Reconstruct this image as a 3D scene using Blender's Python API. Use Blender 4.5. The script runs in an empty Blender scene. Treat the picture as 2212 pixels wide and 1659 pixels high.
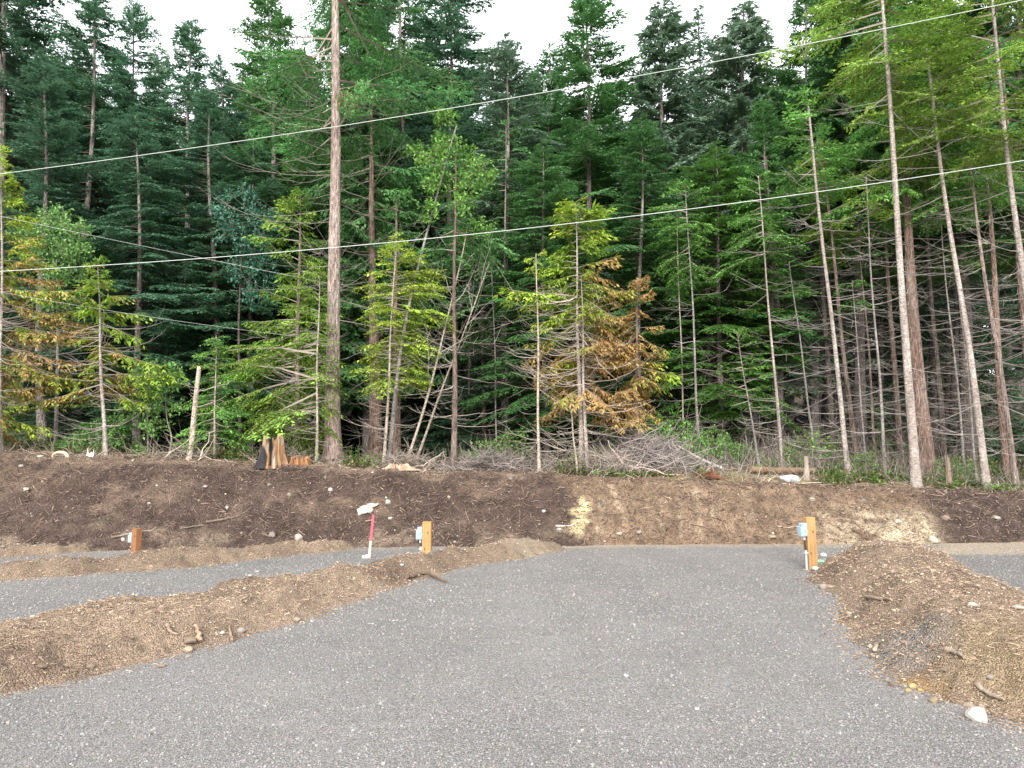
import bpy, bmesh, math, random
import numpy as np
from mathutils import Vector, Matrix

rng = np.random.default_rng(11)
random.seed(11)
R = math.radians
sc = bpy.context.scene
col = bpy.data.collections.new("clearing")
sc.collection.children.link(col)

# ------------------------------------------------------------------ camera
CX, CY, F, PITCH, CAMZ = 1106.0, 829.5, 1597.0, R(6.0), 1.6     # pixel frame 2212 x 1659
CP, SP = math.cos(PITCH), math.sin(PITCH)
cam = bpy.data.cameras.new("camera")
cam.sensor_width = 36.0
cam.lens = 36.0 * F / 2212.0
cam.clip_end = 2000
camo = bpy.data.objects.new("camera", cam)
camo.location = (0, 0, CAMZ)
camo.rotation_euler = (R(90) + PITCH, 0, 0)
col.objects.link(camo)
sc.camera = camo


def at(px, py, D):
    """the point of the line of sight through (px, py) that lies D metres ahead"""
    u, v = (px - CX) / F, -(py - CY) / F
    dz = D * (v * CP + SP) / (CP - v * SP)
    t = D * CP + dz * SP
    return np.array([u * t, D, CAMZ + dz])


def ground_at(px, py, z=0.0):
    u, v = (px - CX) / F, -(py - CY) / F
    d = np.array([u, CP - v * SP, SP + v * CP])
    t = (z - CAMZ) / d[2]
    return np.array([d[0] * t, d[1] * t, z])


def project(x, y, z):
    dz = z - CAMZ
    t = y * CP + dz * SP
    v = -y * SP + dz * CP
    return CX + F * x / t, CY - F * v / t


# ------------------------------------------------------------------ noise
_tab = rng.random((8, 256, 256))


def vnoise(x, y, k=0):
    x = np.asarray(x, float); y = np.asarray(y, float)
    xi = np.floor(x).astype(int); yi = np.floor(y).astype(int)
    fx = x - xi; fy = y - yi
    fx = fx * fx * (3 - 2 * fx); fy = fy * fy * (3 - 2 * fy)
    T = _tab[k % 8]
    a = T[xi & 255, yi & 255]; b = T[(xi + 1) & 255, yi & 255]
    c = T[xi & 255, (yi + 1) & 255]; d = T[(xi + 1) & 255, (yi + 1) & 255]
    return (a * (1 - fx) + b * fx) * (1 - fy) + (c * (1 - fx) + d * fx) * fy - 0.5


def fbm(x, y, f=1.0, o=4, k=0, g=0.5):
    s = 0; a = 1.0
    for i in range(o):
        s = s + a * vnoise(x * f + 17.3 * i, y * f - 9.1 * i, k + i)
        a *= g; f *= 2.03
    return s


def sstep(a, b, x):
    t = np.clip((x - a) / (b - a), 0, 1)
    return t * t * (3 - 2 * t)


# ------------------------------------------------------------------ mesh builder
class MB:
    def __init__(s):
        s.v = []; s.c = []; s.f = []; s.n = 0

    def add(s, v, f, c=(1, 1, 1), mi=0):
        v = np.asarray(v, float).reshape(-1, 3)
        f = np.asarray(f, int)
        c = np.asarray(c, float)
        if c.ndim == 1: c = np.tile(c[:3], (len(v), 1))
        s.v.append(v); s.c.append(c); s.f.append((f + s.n, mi)); s.n += len(v)
        return s

    def box(s, lo, hi, c=(1, 1, 1), mi=0):
        x0, y0, z0 = lo; x1, y1, z1 = hi
        v = [(x0, y0, z0), (x1, y0, z0), (x1, y1, z0), (x0, y1, z0), (x0, y0, z1), (x1, y0, z1), (x1, y1, z1), (x0, y1, z1)]
        return s.add(v, [(3, 2, 1, 0), (4, 5, 6, 7), (0, 1, 5, 4), (1, 2, 6, 5), (2, 3, 7, 6), (3, 0, 4, 7)], c, mi)

    def mesh(s, name, mats, smooth=False):
        me = bpy.data.meshes.new(name)
        V = np.concatenate(s.v); C = np.concatenate(s.c)
        me.vertices.add(len(V)); me.vertices.foreach_set('co', V.astype(np.float32).ravel())
        li = []; lt = []; mi = []
        for f, m in s.f:
            li.append(f.ravel()); lt.append(np.full(len(f), f.shape[1])); mi.append(np.full(len(f), m))
        li = np.concatenate(li); lt = np.concatenate(lt); mi = np.concatenate(mi)
        ls = np.concatenate([[0], np.cumsum(lt)[:-1]])
        me.loops.add(len(li)); me.loops.foreach_set('vertex_index', li.astype(np.int32))
        me.polygons.add(len(lt))
        me.polygons.foreach_set('loop_start', ls.astype(np.int32))
        me.polygons.foreach_set('loop_total', lt.astype(np.int32))
        me.polygons.foreach_set('material_index', mi.astype(np.int32))
        me.polygons.foreach_set('use_smooth', np.full(len(lt), bool(smooth)))
        a = me.color_attributes.new('tint', 'FLOAT_COLOR', 'POINT')
        a.data.foreach_set('color', np.concatenate([C, np.ones((len(C), 1))], 1).astype(np.float32).ravel())
        for m in (mats if isinstance(mats, (list, tuple)) else [mats]): me.materials.append(m)
        me.update(calc_edges=True)
        return me

    def obj(s, name, mats, parent=None, loc=None, smooth=False):
        return mobj(name, s.mesh(name, mats, smooth), parent, loc)


def mobj(name, me, parent=None, loc=None):
    o = bpy.data.objects.new(name, me)
    col.objects.link(o)
    if parent: o.parent = parent
    if loc is not None: o.location = loc
    return o


def tag(o, label, cat, group=None, kind=None):
    if label: o['label'] = label
    if cat: o['category'] = cat
    if group: o['group'] = group
    if kind: o['kind'] = kind
    return o


def empty(name, loc, label, cat, group=None, rz=0):
    o = bpy.data.objects.new(name, None)
    o.empty_display_size = 0.2
    col.objects.link(o)
    o.location = loc; o.rotation_euler = (0, 0, rz)
    return tag(o, label, cat, group)


def structure(o):
    o['kind'] = 'structure'
    return o


def tubes(P, rad, sides=4):
    """P (B,K,3) centre lines, rad (B,K) -> verts, quads"""
    P = np.asarray(P, float); rad = np.asarray(rad, float)
    B, K, _ = P.shape
    T = np.gradient(P, axis=1)
    T /= np.linalg.norm(T, axis=2, keepdims=True) + 1e-9
    up = np.where(np.abs(T[..., 2:3]) > 0.9, np.array([1.0, 0, 0]), np.array([0, 0, 1.0]))
    # one reference per tube keeps it from twisting
    up = np.repeat(up[:, K // 2:K // 2 + 1], K, 1)
    A = np.cross(T, up); A /= np.linalg.norm(A, axis=2, keepdims=True) + 1e-9
    Bv = np.cross(T, A)
    th = np.arange(sides) * 2 * math.pi / sides
    V = P[:, :, None, :] + rad[:, :, None, None] * (np.cos(th)[None, None, :, None] * A[:, :, None, :] + np.sin(th)[None, None, :, None] * Bv[:, :, None, :])
    idx = np.arange(B * K * sides).reshape(B, K, sides)
    a = idx[:, :-1, :]; b = np.roll(idx, -1, 2)[:, :-1, :]
    c = np.roll(idx, -1, 2)[:, 1:, :]; d = idx[:, 1:, :]
    return V.reshape(-1, 3), np.stack([a, b, c, d], -1).reshape(-1, 4)


def leaves(o, d, w):
    """rhombic leaf faces: origin, length vector, width vector"""
    V = np.stack([o, o + 0.45 * d - 0.5 * w, o + d, o + 0.45 * d + 0.5 * w], 1)
    n = len(o)
    return V.reshape(-1, 3), np.arange(4 * n).reshape(n, 4)


# ------------------------------------------------------------------ materials
def nodes_of(name):
    m = bpy.data.materials.new(name); m.use_nodes = True
    nt = m.node_tree
    for n in list(nt.nodes): nt.nodes.remove(n)
    return m, nt


def N(nt, t, **kw):
    n = nt.nodes.new(t)
    for k, v in kw.items():
        if k.startswith('i_'): n.inputs[k[2:].replace('_', ' ')].default_value = v
        elif k.startswith('n_'): n.inputs[int(k[2:])].default_value = v
        else: setattr(n, k, v)
    return n


def L(nt, a, b): nt.links.new(a, b)


def mixc(nt, mode, fac, a, b):
    n = nt.nodes.new('ShaderNodeMix'); n.data_type = 'RGBA'; n.blend_type = mode
    for sock, v in ((n.inputs[0], fac), (n.inputs[6], a), (n.inputs[7], b)):
        if hasattr(v, 'links'): L(nt, v, sock)
        else: sock.default_value = v if not isinstance(v, tuple) else (*v[:3], 1)
    return n.outputs[2]


def ramp(nt, fac, stops):
    n = nt.nodes.new('ShaderNodeValToRGB')
    e = n.color_ramp.elements
    while len(e) < len(stops): e.new(0.5)
    for el, (p, c) in zip(e, stops):
        el.position = p
        el.color = (*c, 1) if isinstance(c, tuple) else (c, c, c, 1)
    L(nt, fac, n.inputs[0])
    return n.outputs[0]


def tint_mat(name, rough=0.8, spec=0.3, scale=6.0, amount=0.5, bump=0.0, bscale=30.0, stretch=(1, 1, 1), octv=6, base=None, bdist=0.02, voro=None, coat=0):
    """base colour from the tint attribute, broken up by noise, with bump"""
    m, nt = nodes_of(name)
    out = N(nt, 'ShaderNodeOutputMaterial'); b = N(nt, 'ShaderNodeBsdfPrincipled')
    b.inputs['Roughness'].default_value = rough
    b.inputs['Specular IOR Level'].default_value = spec
    tc = N(nt, 'ShaderNodeTexCoord'); mp = N(nt, 'ShaderNodeMapping'); mp.inputs['Scale'].default_value = stretch
    L(nt, tc.outputs['Object'], mp.inputs[0])
    at_ = N(nt, 'ShaderNodeAttribute', attribute_name='tint')
    ns = N(nt, 'ShaderNodeTexNoise', i_Scale=scale, i_Detail=octv, i_Roughness=0.65)
    L(nt, mp.outputs[0], ns.inputs['Vector'])
    lo, hi = 1 - amount, 1 + amount
    f = ramp(nt, ns.outputs['Fac'], [(0.3, (lo, lo, lo)), (0.7, (hi, hi, hi))])
    c = mixc(nt, 'MULTIPLY', 1.0, at_.outputs['Color'] if base is None else base, f)
    if voro:
        vo = N(nt, 'ShaderNodeTexVoronoi', i_Scale=voro[0]); L(nt, mp.outputs[0], vo.inputs['Vector'])
        g = ramp(nt, vo.outputs['Color'], [(0.1, (1 - voro[1],) * 3), (0.9, (1 + voro[1],) * 3)])
        c = mixc(nt, 'MULTIPLY', 1.0, c, g)
    L(nt, c, b.inputs['Base Color'])
    if bump:
        nb = N(nt, 'ShaderNodeTexNoise', i_Scale=bscale, i_Detail=8, i_Roughness=0.7)
        L(nt, mp.outputs[0], nb.inputs['Vector'])
        bp = N(nt, 'ShaderNodeBump', i_Strength=bump, i_Distance=bdist)
        h = nb.outputs['Fac']
        if voro:
            ma = N(nt, 'ShaderNodeMath', operation='SUBTRACT'); L(nt, h, ma.inputs[0]); L(nt, vo.outputs['Distance'], ma.inputs[1]); h = ma.outputs[0]
        L(nt, h, bp.inputs['Height']); L(nt, bp.outputs[0], b.inputs['Normal'])
    L(nt, b.outputs[0], out.inputs[0])
    return m


def foliage_mat(name, trans=0.3):
    m, nt = nodes_of(name)
    out = N(nt, 'ShaderNodeOutputMaterial'); b = N(nt, 'ShaderNodeBsdfPrincipled')
    b.inputs['Roughness'].default_value = 0.55; b.inputs['Specular IOR Level'].default_value = 0.25
    at_ = N(nt, 'ShaderNodeAttribute', attribute_name='tint')
    oi = N(nt, 'ShaderNodeObjectInfo')
    c = mixc(nt, 'MULTIPLY', 1.0, at_.outputs['Color'], oi.outputs['Color'])
    L(nt, c, b.inputs['Base Color'])
    t = N(nt, 'ShaderNodeBsdfTranslucent'); L(nt, c, t.inputs['Color'])
    mx = N(nt, 'ShaderNodeMixShader'); mx.inputs[0].default_value = trans
    L(nt, b.outputs[0], mx.inputs[1]); L(nt, t.outputs[0], mx.inputs[2]); L(nt, mx.outputs[0], out.inputs[0])
    return m


M = {}
M['leaf'] = foliage_mat('foliage')
M['bark'] = tint_mat('bark', 0.9, 0.2, 7, 0.62, 1.0, 14, (4, 4, 0.7), octv=8, bdist=.04, voro=(9, .3))
M['pale_bark'] = tint_mat('pale_bark', 0.85, 0.2, 9, 0.55, 0.8, 18, (1.2, 1.2, 2.6), octv=9, bdist=.03, voro=(26, .14))
M['twig'] = tint_mat('twig_wood', 0.9, 0.2, 3, 0.25)
M['soil'] = tint_mat('soil', 0.95, 0.15, 3.5, 0.42, 0.9, 9, octv=10, bdist=0.05, voro=(34, 0.22))
M['berm'] = tint_mat('berm_soil', 0.95, 0.15, 4.0, 0.24, 1.0, 12, octv=10, bdist=0.05, voro=(70, 0.1))
M['gravel'] = tint_mat('gravel', 0.9, 0.2, 1.2, 0.10, 1.0, 60, octv=8, bdist=0.02, voro=(80, 0.28))
M['stone'] = tint_mat('stone', 0.85, 0.3, 9, 0.2, 0.3, 25)
M['floor'] = tint_mat('forest_soil', 0.95, 0.1, 2.5, 0.5, 0.8, 6, octv=10, bdist=0.06)
M['cut_wood'] = tint_mat('weathered_wood', 0.8, 0.25, 4, 0.3, 0.5, 10, (6, 6, 0.7))
M['post_wood'] = tint_mat('post_wood', 0.75, 0.25, 5, 0.28, 0.25, 8, (9, 9, 0.8))
M['paint'] = tint_mat('painted_plastic', 0.5, 0.4, 3, 0.05)
M['wire'] = tint_mat('wire_sheath', 0.5, 0.4, 2, 0.05)

# ------------------------------------------------------------------ ground shapes
px_l = np.array([-1400, -300, 0, 200, 330, 440, 560, 700, 850, 980, 1170, 1270, 1500, 1700, 1900, 2000, 2212, 2600, 3600.])
py_c = np.array([960, 968, 976, 983, 990, 988, 1000, 1006, 1014, 1022, 1019, 1029, 1038, 1043, 1049, 1056, 1068, 1075, 1075.])
toe_y = np.array([13.2, 13.2, 13.3, 13.5, 13.6, 13.7, 13.8, 14.0, 14.1, 14.2, 14.3, 14.4, 14.5, 14.6, 14.7, 14.8, 15.0, 15.2, 15.5])
run = np.array([2.2, 2.2, 2.2, 2.2, 2.1, 2.0, 1.9, 1.7, 1.6, 1.5, 1.4, 1.0, .85, .95, 1.3, 1.4, 1.4, 1.4, 1.4])
cr_y = toe_y + run
xk = (px_l - CX) / F * cr_y
zk = np.array([at(p, q, d)[2] for p, q, d in zip(px_l, py_c, cr_y)])


def toe(x): return np.interp(x, xk, toe_y) + 0.25 * vnoise(x * 0.55, 0 * x, 3) + 0.12 * vnoise(x * 1.7, 0 * x + 4, 3)
def crest(x): return np.interp(x, xk, cr_y) + 0.15 * vnoise(x * 0.5, 0 * x + 9, 2)
def crest_z(x): return np.interp(x, xk, zk)


def bank_z(x, y):
    x = np.asarray(x, float); y = np.asarray(y, float)
    t, c, H = toe(x), crest(x), crest_z(x)
    s = (y - t) / (c - t)
    face = np.where(s < 0, s * 0.25, np.where(s > 1, 1.0, 0))
    sm = np.clip(s, 0, 1)
    prof = 1.12 * sm - 0.12 * sm ** 3
    prof = np.where(s > 0.8, prof - 0.10 * ((np.clip(s, .8, 1) - .8) / .2) ** 2 * 0.35, prof)
    face = np.where((s >= 0) & (s <= 1), prof, np.where(s > 1, 0.965, face))
    back = np.clip(y - c, 0, None)
    rise = np.where(x > 1.5, 0.028, 0.018)
    z = H * face + 0.035 * np.minimum(back, 1.0) * H + back * rise + .10 * sstep(1.2, 4.0, x) * np.minimum(back, 5.5)
    rough = 0.13 * fbm(x, y, 1.1, 3, 1) + 0.09 * fbm(x, y, 4.0, 3, 4) + 0.035 * fbm(x, y, 16, 2, 2)
    # bucket marks down the steep cut in the middle
    mk = sstep(0.5, 2.5, x) * (1 - sstep(6.5, 8, x))
    rough = rough * (1 - 0.45 * mk) + mk * 0.08 * fbm(x, y * 0.25, 2.2, 3, 5)
    w = sstep(-0.2, 0.15, s) * (0.45 + 0.55 * (1 - sstep(1.0, 1.3, s)))
    z = z + rough * w + np.where(s > 1.0, 0.2 * fbm(x, y, .45, 3, 6) * np.clip(back / 4, 0, 1), 0)
    return z - 0.06 * (s < 0) + 0.14 * np.clip(y - 33, 0, None)  # last term: added slope far back, blocks the low sky between trunks


def gravel_z(x, y):
    return 0.035 * fbm(x, y, 0.35, 3, 2) + 0.012 * fbm(x, y, 2.2, 3, 5)


def poly_sdf(x, y, P):
    """signed distance, positive inside"""
    x = np.asarray(x, float); y = np.asarray(y, float)
    d = np.full(x.shape, 1e9); ins = np.zeros(x.shape, bool)
    n = len(P)
    for i in range(n):
        ax, ay = P[i]; bx, by = P[(i + 1) % n]
        ex, ey = bx - ax, by - ay
        t = np.clip(((x - ax) * ex + (y - ay) * ey) / (ex * ex + ey * ey + 1e-12), 0, 1)
        d = np.minimum(d, np.hypot(x - ax - t * ex, y - ay - t * ey))
        c = ((ay > y) != (by > y)) & (x < (bx - ax) * (y - ay) / (by - ay + 1e-12) + ax)
        ins ^= c
    return np.where(ins, d, -d)


def smooth_poly(P):
    P = np.array(P)
    for _ in range(2):
        Q = np.roll(P, -1, 0)
        P = np.stack([0.75 * P + 0.25 * Q, 0.25 * P + 0.75 * Q], 1).reshape(-1, 2)
    return P


BERMS = []


def berm_def(near, far, zf, off, H, w, cap):
    P = [tuple(ground_at(*p)[:2]) for p in near] + [tuple(ground_at(p[0], p[1], zf)[:2] + np.array(off)) for p in far]
    BERMS.append(dict(P=smooth_poly(P), H=H, w=w, cap=cap))


berm_def([(-400, 1600), (0, 1497), (200, 1455), (400, 1408), (640, 1342), (740, 1303), (890, 1258), (960, 1237), (1060, 1217), (1150, 1205), (1240, 1184)],
         [(1180, 1167), (1000, 1183), (900, 1203), (700, 1238), (540, 1262), (400, 1288), (200, 1312), (0, 1345), (-400, 1440)], 0.2, (-0.1, 0.4), 0.25, 0.42, 0.0)
berm_def([(-400, 1310), (0, 1258), (130, 1248), (270, 1236), (400, 1229), (560, 1210), (700, 1195), (775, 1184)],
         [(740, 1170), (560, 1180), (310, 1199), (200, 1207), (0, 1227), (-400, 1260)], 0.14, (-0.1, 0.3), 0.19, 0.45, 0.0)
berm_def([(-400, 1226), (0, 1206), (140, 1196), (265, 1184)], [(240, 1174), (0, 1182), (-400, 1190)], 0.12, (-0.1, 0.3), 0.15, 0.4, 0.0)
berm_def([(2700, 1760), (2212, 1583), (2080, 1545), (1930, 1482), (1832, 1412), (1803, 1342), (1795, 1280), (1752, 1243), (1786, 1212), (1815, 1195)],
         [(1855, 1176), (1910, 1171), (2000, 1173), (2070, 1196), (2130, 1233), (2212, 1273), (2700, 1430)], 0.3, (0.35, 0.2), 0.38, 0.8, 0.0)


def berm_h(b, x, y):
    d = poly_sdf(x, y, b['P'])
    d = d + 0.16 * fbm(x, y, 1.6, 3, 3) + 0.07 * fbm(x, y, 6, 2, 6)
    h = b['H'] * sstep(-0.02, b['w'], d) - 0.05 + 0.05 * sstep(-0.15, 0.03, d)
    amp = sstep(-0.03, 0.2, d)
    h = h + amp * (0.11 * fbm(x, y, 1.3, 3, 1) + 0.06 * fbm(x, y, 5, 3, 2) + 0.055 * np.abs(fbm(x, y, 11, 3, 5)) + .02 * fbm(x, y, 24, 2, 1))
    return np.where(d > -0.2, h, -0.3), d


def terrain(x, y):
    z = np.maximum(gravel_z(x, y), bank_z(x, y))
    for b in BERMS: z = np.maximum(z, berm_h(b, x, y)[0])
    return z


def tz(x, y): return float(terrain(np.array([x]), np.array([y]))[0])


def hit(px, py, d0=3.0, d1=34.0):
    D = np.arange(d0, d1, 0.02)
    u, v = (px - CX) / F, -(py - CY) / F
    dz = D * (v * CP + SP) / (CP - v * SP)
    X = u * (D * CP + dz * SP); Z = CAMZ + dz
    g = terrain(X, D)
    k = np.argmax(Z <= g)
    if Z[k] > g[k]: k = len(D) - 1
    return np.array([X[k], D[k], g[k]])


def grid_faces(nr, nc, keep=None):
    i = np.arange(nr * nc).reshape(nr, nc)
    f = np.stack([i[:-1, :-1], i[:-1, 1:], i[1:, 1:], i[1:, :-1]], -1).reshape(-1, 4)
    if keep is not None:
        k = keep.ravel()[f].any(1); f = f[k]
    return f


def compact(v, f, c):
    u, inv = np.unique(f.ravel(), return_inverse=True)
    return v[u], inv.reshape(f.shape), c[u]


# base sheet far out
mb = MB()
n = 40
gx, gy = np.meshgrid(np.linspace(-600, 600, n), np.linspace(-600, 600, n))
mb.add(np.stack([gx, gy, 0 * gx - 0.45], -1).reshape(-1, 3), grid_faces(n, n), (0.12, 0.1, 0.07))
structure(mb.obj('ground', M['floor']))

# gravel
ys = np.concatenate([np.linspace(-14, 3, 30)[:-1], np.linspace(3, 17, 380)])
xs = np.linspace(-24, 24, 640)
X, Y = np.meshgrid(xs, ys)
Z = gravel_z(X, Y)
pxx, pyy = project(X, np.maximum(Y, 2.5), Z)
gr = np.array([0.245, 0.230, 0.219]) * (1 + 0.10 * fbm(X, Y, 0.6, 4, 1) + .16 * fbm(X + .12 * Y, Y * .12, 1.1, 3, 6))[..., None] * (1 + 0.06 * fbm(X, Y, 5, 3, 3))[..., None]
tan = np.array([0.42, 0.34, 0.25])
edge = sstep(0.75, 0.1, toe(X) - Y + 0.25 * fbm(X, Y, 2, 3, 4)) * (Y > 8) * np.where(X > 0.5, 0.8, 0.35)
track = sstep(1985, 2050, pxx) * sstep(1201, 1193, pyy + 6 * fbm(X, Y, 1.5, 2, 1)) * (Y > 8)
edge = np.maximum(edge, track)[..., None]
gr = gr * (1 - edge) + tan * edge
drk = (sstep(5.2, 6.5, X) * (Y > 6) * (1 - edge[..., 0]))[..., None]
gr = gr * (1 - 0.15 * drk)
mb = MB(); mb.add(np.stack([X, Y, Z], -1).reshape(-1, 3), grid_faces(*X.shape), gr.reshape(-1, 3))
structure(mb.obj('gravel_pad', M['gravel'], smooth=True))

# bank and forest floor from one grid
rows = np.concatenate([np.linspace(-0.35, 1.35, 96)])
xs = np.concatenate([np.linspace(-70, -20, 40)[:-1], np.linspace(-20, 20, 760), np.linspace(20, 70, 40)[1:]])
Tt, Cc = toe(xs), crest(xs)
X = np.tile(xs, (len(rows), 1)); Y = Tt[None] + rows[:, None] * (Cc - Tt)[None]
Z = bank_z(X, Y)
pxx, pyy = project(X, Y, Z)
nz = fbm(X, Y + Z * 1.3, 1.2, 5, 2); nz2 = fbm(X, Z * 2, 3.5, 4, 5)
dark = np.array([0.092, 0.064, 0.052]); tanb = np.array([0.225, 0.158, 0.107]); pale = np.array([0.47, 0.385, 0.27]); clay = np.array([0.62, 0.5, 0.29])
wob = 60 * nz + 25 * nz2
m_t = sstep(1215, 1275, pxx + wob * .7 - (pyy - 1100) * 0.5) * (1 - sstep(1950, 2060, pxx + wob + (pyy - 1090) * -0.9))
C = dark * (1 + 0.35 * nz[..., None]) * np.ones_like(Z)[..., None]
lite = sstep(0.12, 0.45, nz + 0.5 * nz2)[..., None] * 0.55
C = C * (1 - lite) + np.array([0.2, 0.145, 0.105]) * lite
# lighter stony foot and dusty lip on the left
foot = (sstep(1120, 1175, pyy + 40 * nz2) * sstep(-0.1, 0.35, nz2 + nz))[..., None] * 0.5
C = C * (1 - foot) + np.array([0.27, 0.215, 0.16]) * foot
lip = (sstep(0.86, 1.0, rows[:, None] + 0.12 * nz) * (1 - sstep(900, 1250, pxx) * 0.35))[..., None] * 0.75
C = C * (1 - lip) + np.array([0.26, 0.19, 0.14]) * lip
tb = tanb * (1 + 0.28 * nz2[..., None] + 0.22 * nz[..., None])
C = C * (1 - m_t[..., None]) + tb * m_t[..., None]
m_p = m_t * sstep(1745, 1850, pxx + wob * .6) * sstep(1085, 1135, pyy + 40 * nz) * sstep(-0.22, 0.12, nz2 + 0.2)
C = C * (1 - 0.9 * m_p[..., None]) + pale * 0.9 * m_p[..., None]
streak = 0 * Z
for sx_, y0_, y1_, w_, bend in ((1337, 1050, 1130, 4, .35), (1428, 1062, 1150, 3, 0), (1507, 1055, 1160, 5, .1), (1542, 1080, 1150, 3.5, -.05), (1620, 1060, 1120, 3, .3), (1470, 1090, 1165, 3, .05), (1300, 1075, 1165, 4, -.1)):
    streak = np.maximum(streak, np.exp(-((pxx - sx_ - bend * (pyy - 1090) + 10 * nz2) / (w_ * 1.3)) ** 2) * sstep(y0_ - 8, y0_ + 8, pyy) * sstep(y1_ + 10, y1_ - 10, pyy) * (.55 + nz2))
streak = np.clip(streak, 0, 1)
C = C * (1 - 0.7 * streak[..., None]) + pale * 0.7 * streak[..., None]
dr_ = (sstep(1985, 2040, pxx + wob * .35 - (pyy - 1100) * .3) * .9)[..., None]
C = C * (1 - dr_) + np.array([.075, .054, .045]) * (1 + .5 * nz2[..., None]) * dr_
gash = sstep(16, 6, np.abs(pxx - (1262 - 0.13 * (pyy - 1080)) + 14 * nz2 * 2)) * sstep(1068, 1080, pyy) * sstep(1168, 1140, pyy) \
    + 0.8 * sstep(14, 4, np.hypot((pxx - 1243) / 1.2, pyy - 1104) + 16 * nz2)
gash = np.clip(gash, 0, 1)[..., None]
C = C * (1 - gash) + clay * gash
C = np.clip(C, 0.02, 0.8)
f = grid_faces(*X.shape)
mb = MB(); mb.add(np.stack([X, Y, Z], -1).reshape(-1, 3), f, C.reshape(-1, 3))
structure(mb.obj('earth_bank', M['soil'], smooth=True))

back = np.concatenate([np.linspace(0, 4, 50), np.linspace(4, 110, 90)[1:]])
X = np.tile(xs, (len(back), 1)); Y = (Tt + 1.35 * (Cc - Tt))[None] + back[:, None]
Z = bank_z(X, Y)
nz = fbm(X, Y, 1.5, 4, 3)
C = np.array([0.10, 0.075, 0.05]) * (1 + 0.7 * nz[..., None])
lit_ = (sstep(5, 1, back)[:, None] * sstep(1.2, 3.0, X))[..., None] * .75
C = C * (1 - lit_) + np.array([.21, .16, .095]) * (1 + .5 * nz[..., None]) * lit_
chip = (sstep(2.0, 0.2, back)[:, None] * sstep(0.6, -1.2, X) * np.ones_like(X))[..., None] * 0.7
C = C * (1 - chip) + np.array([0.27, 0.19, 0.13]) * chip
moss = (sstep(0.0, 0.3, nz) * sstep(2, 5, X) * sstep(7, 2, back)[:, None])[..., None] * 0.5
C = C * (1 - moss) + np.array([0.15, 0.14, 0.05]) * moss
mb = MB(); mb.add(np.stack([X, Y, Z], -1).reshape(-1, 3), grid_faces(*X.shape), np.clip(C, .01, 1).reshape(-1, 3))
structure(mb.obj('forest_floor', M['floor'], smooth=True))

# berms between the gravel lanes
for k, b in enumerate(BERMS):
    lo = b['P'].min(0) - 0.4; hi = b['P'].max(0) + 0.4
    st = 0.04
    xs_ = np.arange(lo[0], hi[0], st); ys_ = np.arange(max(lo[1], 2.2), hi[1], st)
    X, Y = np.meshgrid(xs_, ys_)
    Z, d = berm_h(b, X, Y)
    nz = fbm(X, Y, 1.0, 5, 4); n2 = fbm(X, Y, 7, 3, 1)
    bc = np.array([0.38, 0.282, 0.205]) * (1 + 0.3 * nz + 0.25 * n2)[..., None]
    dk = sstep(0.08, 0.4, fbm(X * .5, Y, 1.3, 4, 6))[..., None] * (0.55 if k in (0, 3) else .4)
    bc = bc * (1 - dk) + np.array([0.19, 0.132, 0.096]) * dk
    if k == 3:
        p_ = ground_at(2195, 1500)
        yl = sstep(0.8, 0.1, np.hypot((X - p_[0]) * 1.2, Y - p_[1]) + 0.5 * nz)[..., None] * 0.5
        bc = bc * (1 - yl) + np.array([0.5, 0.38, 0.2]) * yl
        p_ = hit(1925, 1395)
        yl = sstep(0.5, 0.2, np.hypot(X - p_[0], (Y - p_[1]) * .7) + 0.35 * nz)[..., None] * 0.8
        bc = bc * (1 - yl) + np.array([0.25, 0.24, 0.23]) * yl
        p_ = hit(1972, 1488)
        yl = sstep(0.25, 0.08, np.hypot(X - p_[0], (Y - p_[1]) * .8) + 0.2 * n2)[..., None] * 0.8
        bc = bc * (1 - yl) + np.array([0.5, 0.3, 0.1]) * yl
    if k == 0:
        p_ = hit(1150, 1188)
        yl = sstep(1.0, 0.2, np.hypot((X - p_[0]) * .9, (Y - p_[1])) + 0.7 * nz)[..., None] * 0.7
        bc = bc * (1 - yl) + np.array([0.5, 0.42, 0.31]) * yl
    f = grid_faces(*X.shape, keep=(d > -0.18))
    v, f, c = compact(np.stack([X, Y, Z], -1).reshape(-1, 3), f, np.clip(bc, 0.03, 0.8).reshape(-1, 3))
    mb = MB(); mb.add(v, f, c)
    structure(mb.obj('dirt_berm', M['berm'], smooth=True))

# ------------------------------------------------------------------ loose stones, chips, roots
OCT_V = np.array([(1, 0, 0), (-1, 0, 0), (0, 1, 0), (0, -1, 0), (0, 0, 1), (0, 0, -1.)])
OCT_F = np.array([(0, 2, 4), (2, 1, 4), (1, 3, 4), (3, 0, 4), (2, 0, 5), (1, 2, 5), (3, 1, 5), (0, 3, 5)])


def rand_rot(n):
    q = rng.normal(size=(n, 4)); q /= np.linalg.norm(q, axis=1, keepdims=True)
    w, x, y, z = q.T
    return np.stack([np.stack([1 - 2 * (y * y + z * z), 2 * (x * y - z * w), 2 * (x * z + y * w)], -1),
                     np.stack([2 * (x * y + z * w), 1 - 2 * (x * x + z * z), 2 * (y * z - x * w)], -1),
                     np.stack([2 * (x * z - y * w), 2 * (y * z + x * w), 1 - 2 * (x * x + y * y)], -1)], 1)


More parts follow.
